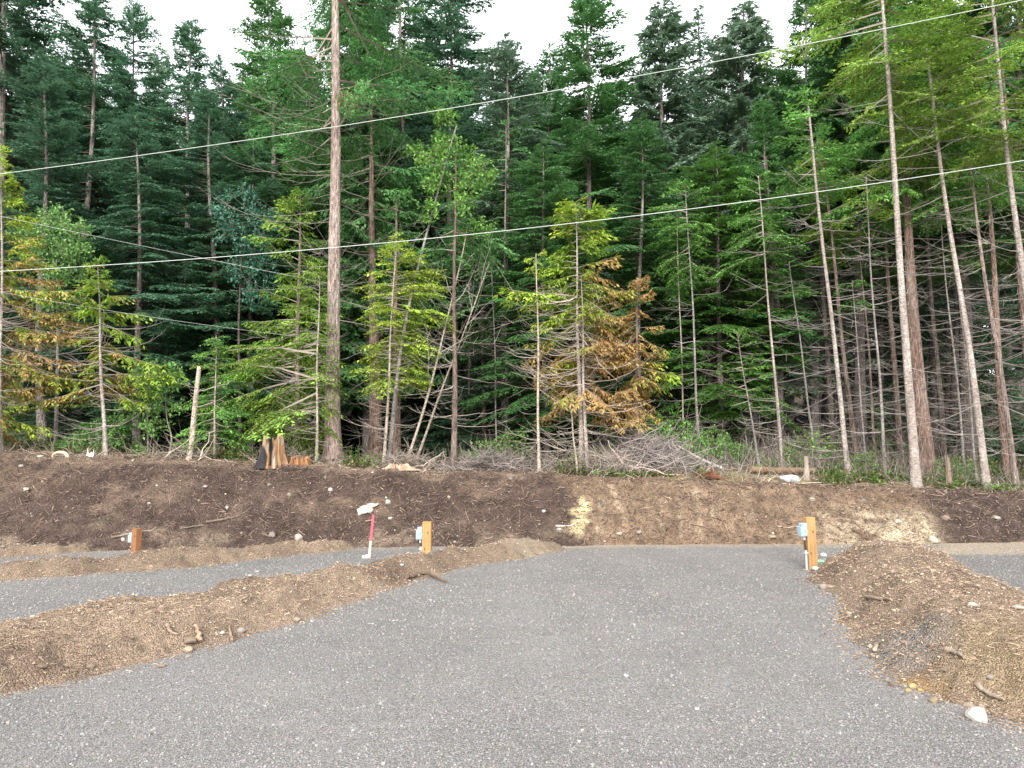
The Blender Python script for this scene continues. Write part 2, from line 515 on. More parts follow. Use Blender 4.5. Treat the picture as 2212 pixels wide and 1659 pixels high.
def pebbles(P, size, colr):
    n = len(P)
    s = size[:, None] * rng.uniform(0.55, 1.25, (n, 3))
    jit = 1 + rng.uniform(-0.25, 0.25, (n, 6, 1))
    V = OCT_V[None] * jit * s[:, None, :]
    V = np.einsum('nij,nkj->nki', rand_rot(n), V)
    V[..., 2] *= 0.8
    V += P[:, None, :]
    Fc = (OCT_F[None] + 6 * np.arange(n)[:, None, None]).reshape(-1, 3)
    return V.reshape(-1, 3), Fc, np.repeat(colr, 6, 0)


def field(n, d0, d1):
    D = np.exp(rng.uniform(math.log(d0), math.log(d1), n))
    x = rng.uniform(-0.85, 0.85, n) * D
    return x, D


x, y = field(150000, 3.6, 14.6)
bd = np.max([berm_h(b, x, y)[1] for b in BERMS], 0)
k = (bd < 0.16 * rng.random(len(x)) ** 2) & (y < toe(x))
x, y = x[k], y[k]
n = len(x)
size = np.exp(rng.normal(math.log(0.0062), 0.36, n)) * np.clip(y / 7, 0.85, 1.25)
g = np.exp(rng.normal(0, 0.19, n)) * 0.228
c = g[:, None] * (np.array([1.0, .955, .93]) + rng.normal(0, 0.03, (n, 3)))
c = np.where((rng.random((n, 1)) < .003), np.clip(c * 1.8, .04, .5), np.clip(c, 0.06, 0.36))
mb = MB(); mb.add(*pebbles(np.stack([x, y, np.max([gravel_z(x, y)] + [berm_h(b, x, y)[0] for b in BERMS], 0) + size * 0.15], -1), size, c))
tag(mb.obj('gravel_stones', M['stone']), 'loose crushed grey gravel covering the lanes', 'gravel', kind='stuff')


def fibres(P, length, rad, colr, pitch=0.25, up=0.01, curl=0.35):
    n = len(P)
    az = rng.uniform(0, 2 * math.pi, n); pt = rng.normal(0, pitch, n)
    d = np.stack([np.cos(az) * np.cos(pt), np.sin(az) * np.cos(pt), np.sin(pt)], -1)
    s = np.stack([-np.sin(az), np.cos(az), 0.4 * rng.normal(size=n)], -1) * (rng.normal(0, curl, n))[:, None]
    t = np.linspace(-0.5, 0.5, 4)
    Pp = P[:, None] + (d[:, None] * t[None, :, None] + s[:, None] * (t[None, :, None] ** 2 - 0.1)) * length[:, None, None]
    Pp[..., 2] += up
    rr = rad[:, None] * np.array([0.7, 1, 0.9, 0.4])[None]
    V, Fq = tubes(Pp, rr, 3)
    return V, Fq, np.repeat(colr, 12, 0)


# berm pebbles and fibres
x, y = field(280000, 3.4, 15)
H = np.stack([np.stack(berm_h(b, x, y)) for b in BERMS])
bi = np.argmax(H[:, 1], 0); bd = H[bi, 1, np.arange(len(x))]; bz = H[bi, 0, np.arange(len(x))]
k = (bd > 0.03 - .3 * rng.random(len(x)) ** 4) & (y < toe(x) + .1)
bz = np.maximum(bz, gravel_z(x, y))
x, y, bz = x[k], y[k], bz[k]
m = int(len(x) * 0.66)
size = np.exp(rng.normal(math.log(0.0055), 0.48, m)) * np.clip(y[:m] / 7, 0.8, 1.2)
w = rng.random((m, 1)) ** 5
c = (np.array([0.35, 0.262, 0.19]) * (1 - w) + np.array([0.42, 0.345, 0.27]) * w) * np.exp(rng.normal(0, 0.24, (m, 1)))
mb = MB(); mb.add(*pebbles(np.stack([x[:m], y[:m], bz[:m] + size * 0.2], -1), size, np.clip(c, .03, .5)))
tag(mb.obj('berm_pebbles', M['stone']), 'small brown pebbles and crumbs lying on the earth berms', 'pebbles', kind='stuff')
x, y, bz = x[m:], y[m:], bz[m:]; n = len(x)
c = np.array([0.28, 0.205, 0.145]) * np.exp(rng.normal(0, 0.4, (n, 1)))
mb = MB(); mb.add(*fibres(np.stack([x, y, bz], -1), np.exp(rng.normal(math.log(0.034), .5, n)), np.exp(rng.normal(math.log(0.0021), .4, n)) * np.clip(y / 6, .9, 1.6), np.clip(c, .03, .8)))
tag(mb.obj('root_fibres', M['twig']), 'dry root fibres and wood shreds strewn over the berms', 'wood debris', kind='stuff')

# bank pebbles, roots
n = 26000
x = rng.uniform(-15, 15, n); s = rng.uniform(-0.12, 1.15, n)
y = toe(x) + s * (crest(x) - toe(x)); z = bank_z(x, y)
m = 10000
size = np.exp(rng.normal(math.log(0.011), 0.5, m))
w = rng.random((m, 1)) ** 4
c = (np.array([0.14, 0.10, 0.08]) * (1 - w) + np.array([0.42, 0.36, 0.29]) * w) * np.exp(rng.normal(0, 0.3, (m, 1)))
mb = MB(); mb.add(*pebbles(np.stack([x, y - 0.005, z], -1)[:m], size, np.clip(c, .03, .8)))
tag(mb.obj('bank_pebbles', M['stone']), 'small pale pebbles stuck in the dark earth bank', 'pebbles', kind='stuff')
c = np.array([0.17, 0.122, 0.094]) * np.exp(rng.normal(0, 0.4, (n - m, 1)))
mb = MB(); mb.add(*fibres(np.stack([x, y - 0.01, z], -1)[m:], np.exp(rng.normal(math.log(0.13), .5, n - m)), np.exp(rng.normal(math.log(0.0045), .4, n - m)), np.clip(c, .03, .7), 0.5))
tag(mb.obj('bank_roots', M['twig']), 'torn thin roots sticking out of the earth bank', 'roots', kind='stuff')

# ------------------------------------------------------------------ conifer kit
def frond(kind, Ln, k):
    """foliage of one branch of length Ln along +x: leaf faces + axis"""
    r = np.random.default_rng(1000 + k)
    S = {'fir': dict(sp=.105, tw=.38, ang=58, bl=.115, bw=.038, step=.056, droop=.18, sag=.14, tip=.12, hang=.25),
         'hemlock': dict(sp=.10, tw=.42, ang=56, bl=.10, bw=.033, step=.05, droop=.40, sag=.30, tip=.0, hang=.38),
         'cedar': dict(sp=.10, tw=.36, ang=52, bl=.15, bw=.042, step=.06, droop=.60, sag=.24, tip=.16, hang=.80)}[kind.rstrip('+')]
    if kind[-1] == '+': S.update(hang=S['hang'] + .28, droop=S['droop'] + .12, bl=S['bl'] * 1.5, bw=S['bw'] * 1.75, step=S['step'] * 1.35)
    ax = lambda t: np.stack([t * Ln, 0 * t, Ln * (-S['sag'] * t ** 2 + S['tip'] * t ** 4)], -1)
    O = []; Dv = []; W = []
    nt = max(3, int(Ln / S['sp']))
    for i in range(nt):
        t = (i + r.uniform(.2, .8)) / nt
        if t < 0.12 + 0.06 * Ln: continue
        for sd in (-1, 1):
            if r.random() < 0.07: continue
            tl = (S['tw'] * Ln ** 0.75 * (1 - t) ** 0.6 * min(1, t * 2.6) + 0.10) * r.uniform(.65, 1.2)
            a = R(S['ang'] + r.normal(0, 9)) * sd
            m = max(2, int(tl / S['step']))
            q = np.linspace(0.1, 1, m)
            b = ax(np.array([t]))[0]
            dz = r.normal(0, .08)
            P = b + np.stack([math.cos(a) * tl * q, math.sin(a) * tl * q, tl * (dz * q - S['droop'] * q ** 2)], -1)
            td = np.array([math.cos(a), math.sin(a), dz - S['droop']])
            for s2 in (-1, 1):
                aa = a + s2 * R(r.uniform(28, 55))
                nn = len(P)
                d = np.stack([np.cos(aa + r.normal(0, .25, nn)), np.sin(aa + r.normal(0, .25, nn)), r.normal(-S['hang'] * .8, .28, nn) - S['droop'] * .5 * q], -1)
                d /= np.linalg.norm(d, axis=1, keepdims=True)
                d *= (S['bl'] * r.uniform(.6, 1.3, nn) * (1.1 - .35 * q))[:, None]
                w = np.cross(d, np.stack([r.normal(0, .5, nn), r.normal(0, .5, nn), np.ones(nn)], -1))
                w /= np.linalg.norm(w, axis=1, keepdims=True) + 1e-9
                O.append(P); Dv.append(d); W.append(w * S['bw'])
            O.append(P[-1:]); d = td / np.linalg.norm(td) * S['bl'] * 1.1; Dv.append(d[None]); W.append(np.cross(d, [0, 0, 1])[None] / S['bl'] * S['bw'] * .8)
    # along the axis
    m = max(3, int(Ln / .07))
    t = np.linspace(.3, 1, m); P = ax(t)
    for s2 in (-1, 1):
        aa = s2 * np.full(m, R(35)) * r.uniform(.6, 1.3, m)
        d = np.stack([np.cos(aa), np.sin(aa), r.normal(-S['hang'] * .5 + .1, .25, m)], -1) * S['bl'] * r.uniform(.7, 1.2, (m, 1))
        w = np.cross(d, [0, 0.2, 1]); w /= np.linalg.norm(w, axis=1, keepdims=True)
        O.append(P); Dv.append(d); W.append(w * S['bw'])
    O = np.concatenate(O); Dv = np.concatenate(Dv); W = np.concatenate(W)
    V, Fq = leaves(O, Dv, W)
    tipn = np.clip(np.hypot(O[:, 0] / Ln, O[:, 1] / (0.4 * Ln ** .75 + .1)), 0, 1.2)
    return dict(V=V, F=Fq, L=Ln, ax=ax(np.array([0, .33, .66, .95])), tip=tipn, n=len(O))


LENS = [0.4, 0.8, 1.4, 2.1, 3.0]
FR = {}


def fronds(kind):
    if kind not in FR:
        FR[kind] = [[frond(kind, Ln, hash((len(kind), i, j)) % 9999) for j in range(3)] for i, Ln in enumerate(LENS)]
    return FR[kind]


def crown(mb, axis, z0, z1, rad, kind, pal, r, per_m=9, dense=1.0, shape=.75, top_pitch=45, bot_pitch=-8, tip_gain=.35, colorfn=None, side=None, narrow=.75, lmin=.22, irr=.9, front=0, skip=None, wood=(.11, .085, .07)):
    """pal = (main, alt): leaf colours; colorfn(P)->(w, colour) recolours parts (dead sprays)"""
    n = max(4, int((z1 - z0) * per_m * dense))
    u = (np.arange(n) + r.uniform(0, 1, n)) / n
    z = z1 - 0.08 - u * (z1 - z0 - 0.1)
    ln = rad * np.minimum(u / .9, 1) ** shape * np.where(u > narrow, 1 - 0.35 * (u - narrow) / (1 - narrow + 1e-6), 1) * r.uniform(.6, 1.15, n)
    az = np.arange(n) * 2.39996 + r.normal(0, .5, n)
    ln *= np.exp(irr * (vnoise(z * .9 + az * 0 + 31 * r.random(), 1.1 * np.cos(az) + 40 * r.random(), 3) + .8 * vnoise(z * 2.3, 1.3 * np.sin(az) + 50 * r.random(), 4)))
    ln = np.minimum(ln, rad * 1.25)
    ln = np.maximum(ln, lmin * r.uniform(.8, 1.2, n))
    if side is not None:
        ln *= 1 + side[1] * np.cos(az - side[0])
    pt = R(1) * (top_pitch + (bot_pitch - top_pitch) * np.minimum(1, u * 1.6) ** .7 + r.normal(0, 11, n))
    if front:
        # edge trees have lost the boughs that faced the clearing
        kk = (np.sin(az) > -.1) | (u < .16) | (r.random(n) > front)
        z, ln, az, pt, u = z[kk], ln[kk], az[kk], pt[kk], u[kk]; n = len(z)
    if skip:
        kk = r.random(n) > skip
        z, ln, az, pt, u = z[kk], ln[kk], az[kk], pt[kk], u[kk]; n = len(z)
    lib = fronds(kind)
    ci = np.argmin(np.abs(np.log(ln[:, None] / np.array(LENS)[None])), 1); vi = r.integers(0, 3, n)
    base = axis(z)
    ca, sa, cp, sp = np.cos(az), np.sin(az), np.cos(pt), np.sin(pt)
    Rm = np.stack([np.stack([ca * cp, -sa, -ca * sp], -1), np.stack([sa * cp, ca, -sa * sp], -1), np.stack([sp, 0 * sp, cp], -1)], 1)
    main, alt = np.array(pal[0]), np.array(pal[1])
    for i in range(len(LENS)):
        for j in range(3):
            k = np.where((ci == i) & (vi == j))[0]
            if not len(k): continue
            T = lib[i][j]
            s = ln[k] / T['L']
            flip = r.choice([-1, 1], len(k))
            Vl = T['V'][None] * s[:, None, None]; Vl[..., 1] *= flip[:, None]
            V = np.einsum('bij,bnj->bni', Rm[k], Vl) + base[k][:, None]
            Fq = (T['F'][None] + (4 * T['n'] * np.arange(len(k)))[:, None, None]).reshape(-1, 4)
            w = np.clip(r.uniform(0, 1, (len(k), 1)) * .7 + r.uniform(-.25, .45, (len(k), T['n'])), 0, 1)[..., None]
            C = main * (1 - w) + alt * w
            C = C * np.exp(r.normal(0, .22, (len(k), 1, 1)) + r.normal(0, .2, (len(k), T['n'], 1)))
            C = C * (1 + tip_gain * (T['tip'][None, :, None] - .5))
            if colorfn:
                cen = V.reshape(len(k), T['n'], 4, 3)[:, :, 0]
                ww, cc = colorfn(cen, r)
                C = C * (1 - ww[..., None]) + cc * np.exp(r.normal(0, .25, C.shape[:2]))[..., None] * ww[..., None]
            C = np.repeat(np.clip(C, .004, .9), 4, 1)
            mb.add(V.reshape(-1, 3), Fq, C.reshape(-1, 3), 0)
            # limb
            A = T['ax'][None] * s[:, None, None]
            A = np.einsum('bij,bnj->bni', Rm[k], A) + base[k][:, None]
            r0 = (.006 + .0075 * ln[k])[:, None] * np.array([1, .75, .5, .2])[None]
            Vt, Ft = tubes(A, r0, 3)
            mb.add(Vt, Ft, np.array(wood) * (1 + .0 * ln[0]), 1)


def dead(mb, axis, z0, z1, n, length, r, colr=(.30, .26, .23), curve=.35, pitch=-12, sub=4, r0=.0085, side=None):
    z = r.uniform(z0, z1, n); az = r.uniform(0, 2 * math.pi, n) if side is None else r.normal(side, .8, n)
    ln = length * r.uniform(.3, 1.15, n)
    pt = R(pitch) + r.normal(0, .18, n)
    t = np.linspace(0, 1, 6)
    base = axis(z)
    h = np.stack([np.cos(az), np.sin(az), 0 * az], -1)
    sdv = np.stack([-np.sin(az), np.cos(az), 0 * az], -1)
    bend = r.normal(0, .12, n); cv = curve * r.uniform(.2, 1.4, n)
    wig = r.normal(0, .018, (n, 6, 3)) * t[None, :, None]
    P = base[:, None] + ln[:, None, None] * (h[:, None] * (np.cos(pt)[:, None] * t[None])[..., None] + sdv[:, None] * (bend[:, None] * t[None] ** 2)[..., None] + wig)
    P[..., 2] += ln[:, None] * (np.sin(pt)[:, None] * t[None] + cv[:, None] * t[None] ** 2.2)
    rr = (r0 * r.uniform(.6, 1.3, n) * (.55 + .45 * ln / length))[:, None] * (1 - .8 * t)[None]
    V, Fq = tubes(P, rr, 4)
    c = np.array(colr) * np.exp(r.normal(0, .25, (n, 1)))
    mb.add(V, Fq, np.repeat(c, 24, 0))
    if sub:
        q = r.integers(0, n, n * sub); tt = r.uniform(.25, .95, n * sub)
        i0 = np.minimum((tt * 5).astype(int), 4); fr = tt * 5 - i0
        O = P[q, i0] * (1 - fr)[:, None] + P[q, i0 + 1] * fr[:, None]
        dr = P[q, i0 + 1] - P[q, i0]; dr /= np.linalg.norm(dr, axis=1, keepdims=True)
        sgn = r.choice([-1, 1], n * sub)[:, None]
        d = dr * .75 + sdv[q] * sgn * r.uniform(.3, .9, (n * sub, 1)) + np.array([0, 0, 1]) * r.normal(0, .3, (n * sub, 1))
        l2 = ln[q] * r.uniform(.1, .38, n * sub)
        t2 = np.linspace(0, 1, 4)
        P2 = O[:, None] + d[:, None] * (t2[None] * l2[:, None])[..., None]
        P2[..., 2] += (l2[:, None] * .15 * t2[None] ** 2)
        V, Fq = tubes(P2, (r0 * .42) * np.array([1, .8, .6, .3])[None] * np.ones((n * sub, 1)), 3)
        mb.add(V, Fq, np.repeat(c[q], 12, 0))


def trunk_mesh(axis, H, r0, r1, colr, r, flare=.25, sides=12, lump=.05, z0=-.25, blotch=None, taper=.8):
    K = max(10, int(H / .35))
    z = np.concatenate([np.linspace(z0, 1.2, 8)[:-1], np.linspace(1.2, H, K)]) if H > 2 else np.linspace(z0, H, 10)
    P = axis(np.maximum(z, 0)); P[:, 2] = z
    t = np.clip(z / H, 0, 1)
    rad = r0 + (r1 - r0) * t ** taper
    rad = rad * (1 + flare * np.exp(-np.maximum(z, 0) / .3))
    V, Fq = tubes(P[None], rad[None], sides)
    V = V.reshape(len(z), sides, 3)
    th = np.arange(sides) / sides * 2 * math.pi
    q = r.uniform(0, 100)
    nb = 1 + lump * 2 * fbm(np.cos(th)[None] * 1.3 + q, np.sin(th)[None] * 1.3 + z[:, None] * 1.1, 1.4, 3, 2) \
        + flare * .5 * np.exp(-np.maximum(z, 0) / .25)[:, None] * np.sin(th * 4 + q)[None]
    V = P[:, None] + (V - P[:, None]) * nb[..., None]
    c = np.array(colr)[None, None] * (1 + .5 * fbm(th[None] * 1.3 + q, z[:, None] * 1.5, 1.0, 4, 3))[..., None]
    if blotch is not None:
        w = sstep(.08, .3, fbm(th[None] * 1.1 + q * 2, z[:, None] * 2.2, 1.0, 3, 6))[..., None] * blotch[1]
        c = c * (1 - w) + np.array(blotch[0]) * w
    mb = MB(); mb.add(V.reshape(-1, 3), Fq, np.clip(c, .01, .9).reshape(-1, 3))
    # cap
    top = V[-1]; mb.add(np.concatenate([top, top.mean(0)[None]]), [(i, (i + 1) % sides, sides) for i in range(sides)], np.array(colr) * .9)
    return mb


# palettes (leaf albedo)
PAL = {'teal': ((.088, .205, .120), (.185, .345, .205)),
       'dark': ((.066, .160, .085), (.135, .265, .135)),
       'green': ((.082, .215, .075), (.175, .355, .120)),
       'mid': ((.10, .25, .055), (.20, .39, .09)),
       'olive': ((.14, .25, .045), (.29, .41, .075)),
       'lime': ((.23, .345, .045), (.46, .56, .09)),
       'pale': ((.15, .255, .16), (.26, .37, .25)),
       'leafy': ((.13, .32, .08), (.28, .48, .15))}
ORANGE = np.array([.43, .265, .115])
BARKS = {'pale': ((.385, .325, .29), ((.53, .485, .45), .6)), 'grey': ((.25, .225, .205), ((.40, .38, .36), .65)),
         'brown': ((.19, .14, .115), ((.28, .23, .2), .5)), 'red': ((.23, .155, .125), ((.34, .27, .23), .5)),
         'tan': ((.44, .37, .30), ((.52, .46, .39), .5)), 'dark': ((.10, .08, .07), ((.19, .17, .15), .5)), 'fir': ((.36, .275, .24), ((.47, .41, .375), .5))}


def tree(name, label, cat, base, D, top, d, bark, kind=None, crown_py=None, rad=1.5, pal='green', live_top=None, dead_py=None, ndead=0, dlen=1.2, group=None,
         bow=(0, 0), seed=0, dcol=(.30, .26, .23), dcurve=.35, dpitch=-12, flare=.25, d1=.03, sub=4, extra=None, **kw):
    """base px, D metres ahead; top (px, py)"""
    r = np.random.default_rng(500 + seed + int(base * 7 + D * 31))
    x0 = (base - CX) / F * D
    for _ in range(4):
        z0 = tz(x0, D); t = D * CP + (z0 - CAMZ) * SP; x0 = (base - CX) / F * t
    pt = at(top[0], top[1], D)
    H = pt[2] - z0; dx = pt[0] - x0
    lean_y = r.normal(0, .012) * H
    wx, wy = r.uniform(0, 9, 2); wa = .012 + .003 * H

    def axis(z):
        z = np.asarray(z, float); q = z / H
        return np.stack([dx * q + bow[0] * np.sin(math.pi * q) + wa * np.sin(q * 7 + wx) * q * (1 - q) * 3,
                         lean_y * q + bow[1] * np.sin(math.pi * q) + wa * np.sin(q * 6 + wy) * q * (1 - q) * 3, z], -1)
    e = empty(name, (x0, D, z0), label, cat, group)
    zof = lambda py: float(at(base, py, D)[2] - z0)
    bc, bl = BARKS[bark]
    trunk_mesh(axis, H * .985, d / 2, d1 / 2, bc, r, flare=flare, blotch=bl).obj('trunk', M['pale_bark'] if bark in ('pale', 'grey', 'tan') else M['bark'], e, smooth=True)
    if kind:
        mb = MB()
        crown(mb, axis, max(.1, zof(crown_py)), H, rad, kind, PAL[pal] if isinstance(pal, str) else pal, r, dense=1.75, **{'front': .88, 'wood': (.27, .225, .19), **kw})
        if extra: extra(mb, axis, zof, r, e)
        mb.obj('crown', [M['leaf'], M['twig']], e)
    if ndead:
        mb = MB()
        dead(mb, axis, max(.15, zof(dead_py[0])), zof(dead_py[1]), ndead, dlen, r, dcol, dcurve, dpitch, sub)
        mb.obj('dead_branches', M['twig'], e)
    return e


# ------------------------------------------------------------------ prototypes for the deeper forest
PROTO = {}


def proto(key, kind, H, base, rad, d, per_m, ndead, seed, **kw):
    r = np.random.default_rng(seed)
    wx, wy = r.uniform(0, 9, 2)
    axis = lambda z: np.stack([.08 * np.sin(np.asarray(z) * .35 + wx), .08 * np.sin(np.asarray(z) * .3 + wy), np.asarray(z, float)], -1)
    t = trunk_mesh(axis, H * .985, d / 2, .02, (.13, .108, .095) if key in ('fir2', 'cedh') else (.25, .215, .195), r, blotch=((.18, .16, .145), .5) if key in ('fir2', 'cedh') else ((.38, .35, .33), .6), sides=9).mesh('trunk', M['bark'], True)  # high-crowned prototypes get darker bark: the interior's shade is painted into it
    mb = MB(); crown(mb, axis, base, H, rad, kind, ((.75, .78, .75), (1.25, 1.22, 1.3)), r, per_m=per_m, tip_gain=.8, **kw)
    c = mb.mesh('crown', [M['leaf'], M['twig']])
    dm = None
    if ndead:
        mb = MB(); dead(mb, axis, .8, base + 1.5, ndead, rad * .9, r, (.09, .08, .072), sub=3); dm = mb.mesh('dead_branches', M['twig'])  # dead wood coloured dark to carry the gloom of the forest interior
    PROTO[key] = (t, c, dm, H, rad)


proto('fir0', 'fir+', 24, 6, 2.8, .42, 18, 50, 1, front=.6, shape=.62)
proto('fir1', 'fir+', 24, 4, 3.0, .40, 17, 50, 2, front=.6, shape=.6)
proto('fir2', 'fir+', 24, 8, 2.6, .38, 18, 60, 3, front=.6, shape=.55, skip=.1)
proto('hem0', 'hemlock+', 20, 3, 2.8, .34, 18, 40, 4, front=.6, top_pitch=35, bot_pitch=0, shape=.62)
proto('hem1', 'hemlock+', 20, 2, 2.9, .32, 17, 30, 5, top_pitch=30, bot_pitch=2, shape=.6)
proto('ced0', 'cedar+', 22, 3, 2.6, .45, 18, 40, 6, top_pitch=30, bot_pitch=-5, shape=.6)
proto('ced1', 'cedar+', 22, 2.5, 2.8, .48, 17, 30, 7, top_pitch=25, bot_pitch=-8, shape=.62)
proto('cedh', 'cedar+', 22, 9, 2.7, .5, 19, 60, 16, top_pitch=28, bot_pitch=-6, shape=.5)
proto('full0', 'fir+', 18, 0.5, 3.2, .30, 17, 0, 8, shape=.5)
proto('full1', 'hemlock+', 16, 0.4, 3.2, .28, 18, 0, 9, top_pitch=30, bot_pitch=0, shape=.5)
proto('spire', 'hemlock+', 24, 5, 1.9, .34, 17, 30, 10, top_pitch=20, bot_pitch=-15, shape=.75)
proto('sap', 'hemlock+', 6, .3, 1.7, .08, 20, 0, 12, top_pitch=35, bot_pitch=0, shape=.65)
NAMES = {'fir': ('fir_tree', 'fir'), 'hem': ('hemlock_tree', 'hemlock'), 'ced': ('cedar_tree', 'cedar'), 'ful': ('fir_tree', 'fir'), 'spi': ('hemlock_tree', 'hemlock'), 'sap': ('hemlock_sapling', 'sapling')}


def stand(key, label, base, D, top, pal, group=None, rs=1.0, gain=1.0, name=None, cat=None):
    tm, cm, dm, H0, r0 = PROTO[key]
    x0 = (base - CX) / F * D
    for _ in range(3):
        z0 = tz(x0, D); t = D * CP + (z0 - CAMZ) * SP; x0 = (base - CX) / F * t
    p = at(top[0], top[1], D)
    H = p[2] - z0; dx = p[0] - x0
    nm, ct = NAMES[key[:3]]
    e = empty(name or nm, (x0, D, z0 - .05), label, cat or ct, group)
    sx = rs * (H / H0) ** .5
    e.scale = (sx, sx, H / H0)
    spin = random.uniform(-.7, .7)
    m = Matrix.Rotation(math.atan2(dx, H), 4, 'Y') @ Matrix.Rotation(spin, 4, 'Z')
    e.rotation_euler = m.to_euler()
    a, b = PAL[pal]; w = random.uniform(.35, .65)
    c = [(a[i] * (1 - w) + b[i] * w) * gain for i in range(3)]
    for part, me in (('trunk', tm), ('crown', cm), ('dead_branches', dm)):
        if me is None: continue
        o = mobj(part, me, e)
        if part == 'crown': o.color = (*c, 1)
    return e


# tall trees whose tops or trunks stand out against the sky
STAND = [
 ('fir0', 'huge dark fir filling the upper left corner of the photo', -10, 24, (15, -260), 'teal', 1.25, .8),
 ('fir1', 'tall blue-green fir second from the left, grey trunk showing through', 163, 24, (212, -70), 'teal', 1.05, 1.1),
 ('fir2', 'slim blue-green fir with a pointed tip, just right of the second-left fir', 262, 26, (287, -5), 'teal', .85, 1.1),
 ('ced0', 'pale cedar tip peeping over the gap between two blue-green firs at upper left', 350, 30, (342, 92), 'pale', .8, 1.2),
 ('fir0', 'spire-topped fir alone against the white sky, left of the big trunk', 392, 25, (414, 38), 'teal', 1.1, 1.05),
 ('fir1', 'broad fir with a low tip behind the spire-topped fir, left of the big trunk', 500, 28, (478, 118), 'teal', .9, 1.0),
 ('fir1', 'tall spreading fir just left of the big bare trunk, its tip out of the photo', 592, 24, (582, -40), 'green', 1.1, 1.0),
 ('ced1', 'tall cedar behind the big bare fir trunk, hanging sprays around its top', 800, 22, (770, -120), 'green', 1.0, .95),
 ('fir0', 'very tall dark fir right of the big bare trunk, leaving the top of the photo', 880, 27, (868, -190), 'dark', 1.1, 1.1),
 ('fir2', 'dark tall fir with long branch tips reaching into the white sky at centre', 985, 25, (968, -90), 'teal', 1.25, .95),
 ('hem0', 'pale green hemlock with a bushy tip at the left side of the central sky gap', 1093, 22, (1093, 78), 'pale', 1.1, .95),
 ('hem1', 'small pointed hemlock top in the middle of the central sky gap', 1190, 29, (1184, 92), 'green', 1.1, 1.0),
 ('fir2', 'sparse fir with upswept branches standing tall in the central sky gap', 1300, 24, (1258, -25), 'green', 1.2, 1.1),
 ('ced0', 'drooping cedar with a narrow crooked tip right of the sparse upswept fir', 1440, 25, (1428, 0), 'pale', 1.3, .95),
 ('spire', 'dark slender hemlock spire between two drooping pale cedars', 1525, 28, (1512, 5), 'dark', 1.15, 1.1),
 ('ced1', 'pale weeping cedar, right of the dark slender spire, with forked hanging sprays', 1625, 25, (1604, -5), 'pale', 1.35, .95),
 ('fir0', 'tall dark green fir right of the weeping cedars, its tip out of the photo', 1765, 24, (1742, -70), 'green', .95, .95),
 ('cedh', 'tall shaggy cedar behind the pale slanting poles at upper right', 1860, 22, (1828, -80), 'green', 1.0, .9),
 ('fir2', 'tall olive fir behind the tallest slanting pole at upper right', 1975, 23, (1930, -160), 'mid', 1.1, .9),
 ('cedh', 'dense cedar high up behind the slanting grey poles near the right edge', 2090, 22, (2045, -190), 'green', 1.15, .9),
 ('fir2', 'dense yellowish fir filling the upper right corner of the photo', 2230, 21, (2190, -260), 'mid', 1.25, 1.0),
 ('hem0', 'dense green hemlock behind the orange-tinged cedar, its top just under the sky gap', 1380, 21, (1385, 250), 'green', 1.05, 1.0),
 ('hem1', 'bushy hemlock behind the yellowing cedar, between the bare pole and the sparse fir', 1180, 20, (1170, 300), 'green', 1.0, 1.0),
 ('hem1', 'bright green hemlock under the drooping cedars, right of the orange-tinged cedar', 1560, 20.5, (1545, 300), 'mid', 1.05, .9),
 ('fir0', 'green fir under the weeping cedar, left of the thin slanting poles', 1690, 21, (1650, 210), 'green', 1.0, 1.0),
 ('hem0', 'dark hemlock with flat branches, beside the fir with the spire top', 300, 20.5, (296, 235), 'teal', 1.1, 1.0),
 ('fir0', 'dark fir with layered branches, above the bare broken pole', 470, 21.5, (452, 185), 'teal', 1.05, 1.0),
 ('hem1', 'deep green hemlock behind the young hemlock with the thin straight stem', 540, 22, (545, 290), 'dark', 1.0, 1.2),
 ('fir1', 'dark fir behind the yellowing cedars at the left edge', 90, 20.5, (96, 110), 'teal', 1.05, .85),
]
for key, label, b, D, top, pal, rs, gain in STAND:
    stand(key, label, b, D, top, pal, rs=rs, gain=gain)

# the crowd behind
r_ = np.random.default_rng(3)
GL = 'dark conifer in the crowded background of the forest, half hidden by nearer trees'
rowsD = [(27, 13, .5), (31, 15, .6), (36, 17, .6), (42, 20, .5), (50, 24, .5)]
for D, nn, _ in rowsD:
    for i in range(nn):
        px_ = -120 + (2212 + 240) * (i + .5 + r_.uniform(-.35, .35)) / nn
        dd = D + r_.uniform(-2, 2)
        sky = np.interp(px_, [0, 250, 340, 440, 520, 640, 800, 1000, 1100, 1200, 1380, 1500, 1700, 1800, 2212], [40, 150, 200, 190, 150, 100, 20, 110, 150, 150, 200, 170, 150, 60, -20])
        tp = sky + r_.uniform(0, 130)
        key = r_.choice(['fir0', 'hem0', 'full0', 'full1', 'ced1', 'full0', 'full1'] if D > 30 else ['fir0', 'hem0', 'hem1', 'ced1', 'full1'])
        if px_ > 1640 and dd < 41: key = r_.choice(['fir2', 'fir2', 'cedh'])
        stand(key, GL, px_, dd, (px_ + r_.normal(0, 10), tp), r_.choice(['teal', 'dark', 'green']), group='crowded background conifers', rs=1.1, gain=.9, name='background_conifer', cat='conifer')
for i in range(26):
    px_ = -60 + 2330 * (i + .5 + r_.uniform(-.3, .3)) / 26
    if px_ > 1620 and i % 3: continue
    dd = r_.uniform(21, 29)
    stand('sap', 'low shaded hemlock sapling growing under the tall trees', px_, dd, (px_, r_.uniform(700, 880)), r_.choice(['dark', 'green']), group='shaded saplings on the forest floor', gain=1.0)

# ------------------------------------------------------------------ the forest edge
def rust(cond):
    def fn(P, r):
        w = np.clip(cond(P) + r.normal(0, .2, P.shape[:2]) + r.normal(0, .22, (P.shape[0], 1)), 0, 1)
        return sstep(.25, .75, w) * .92, ORANGE
    return fn


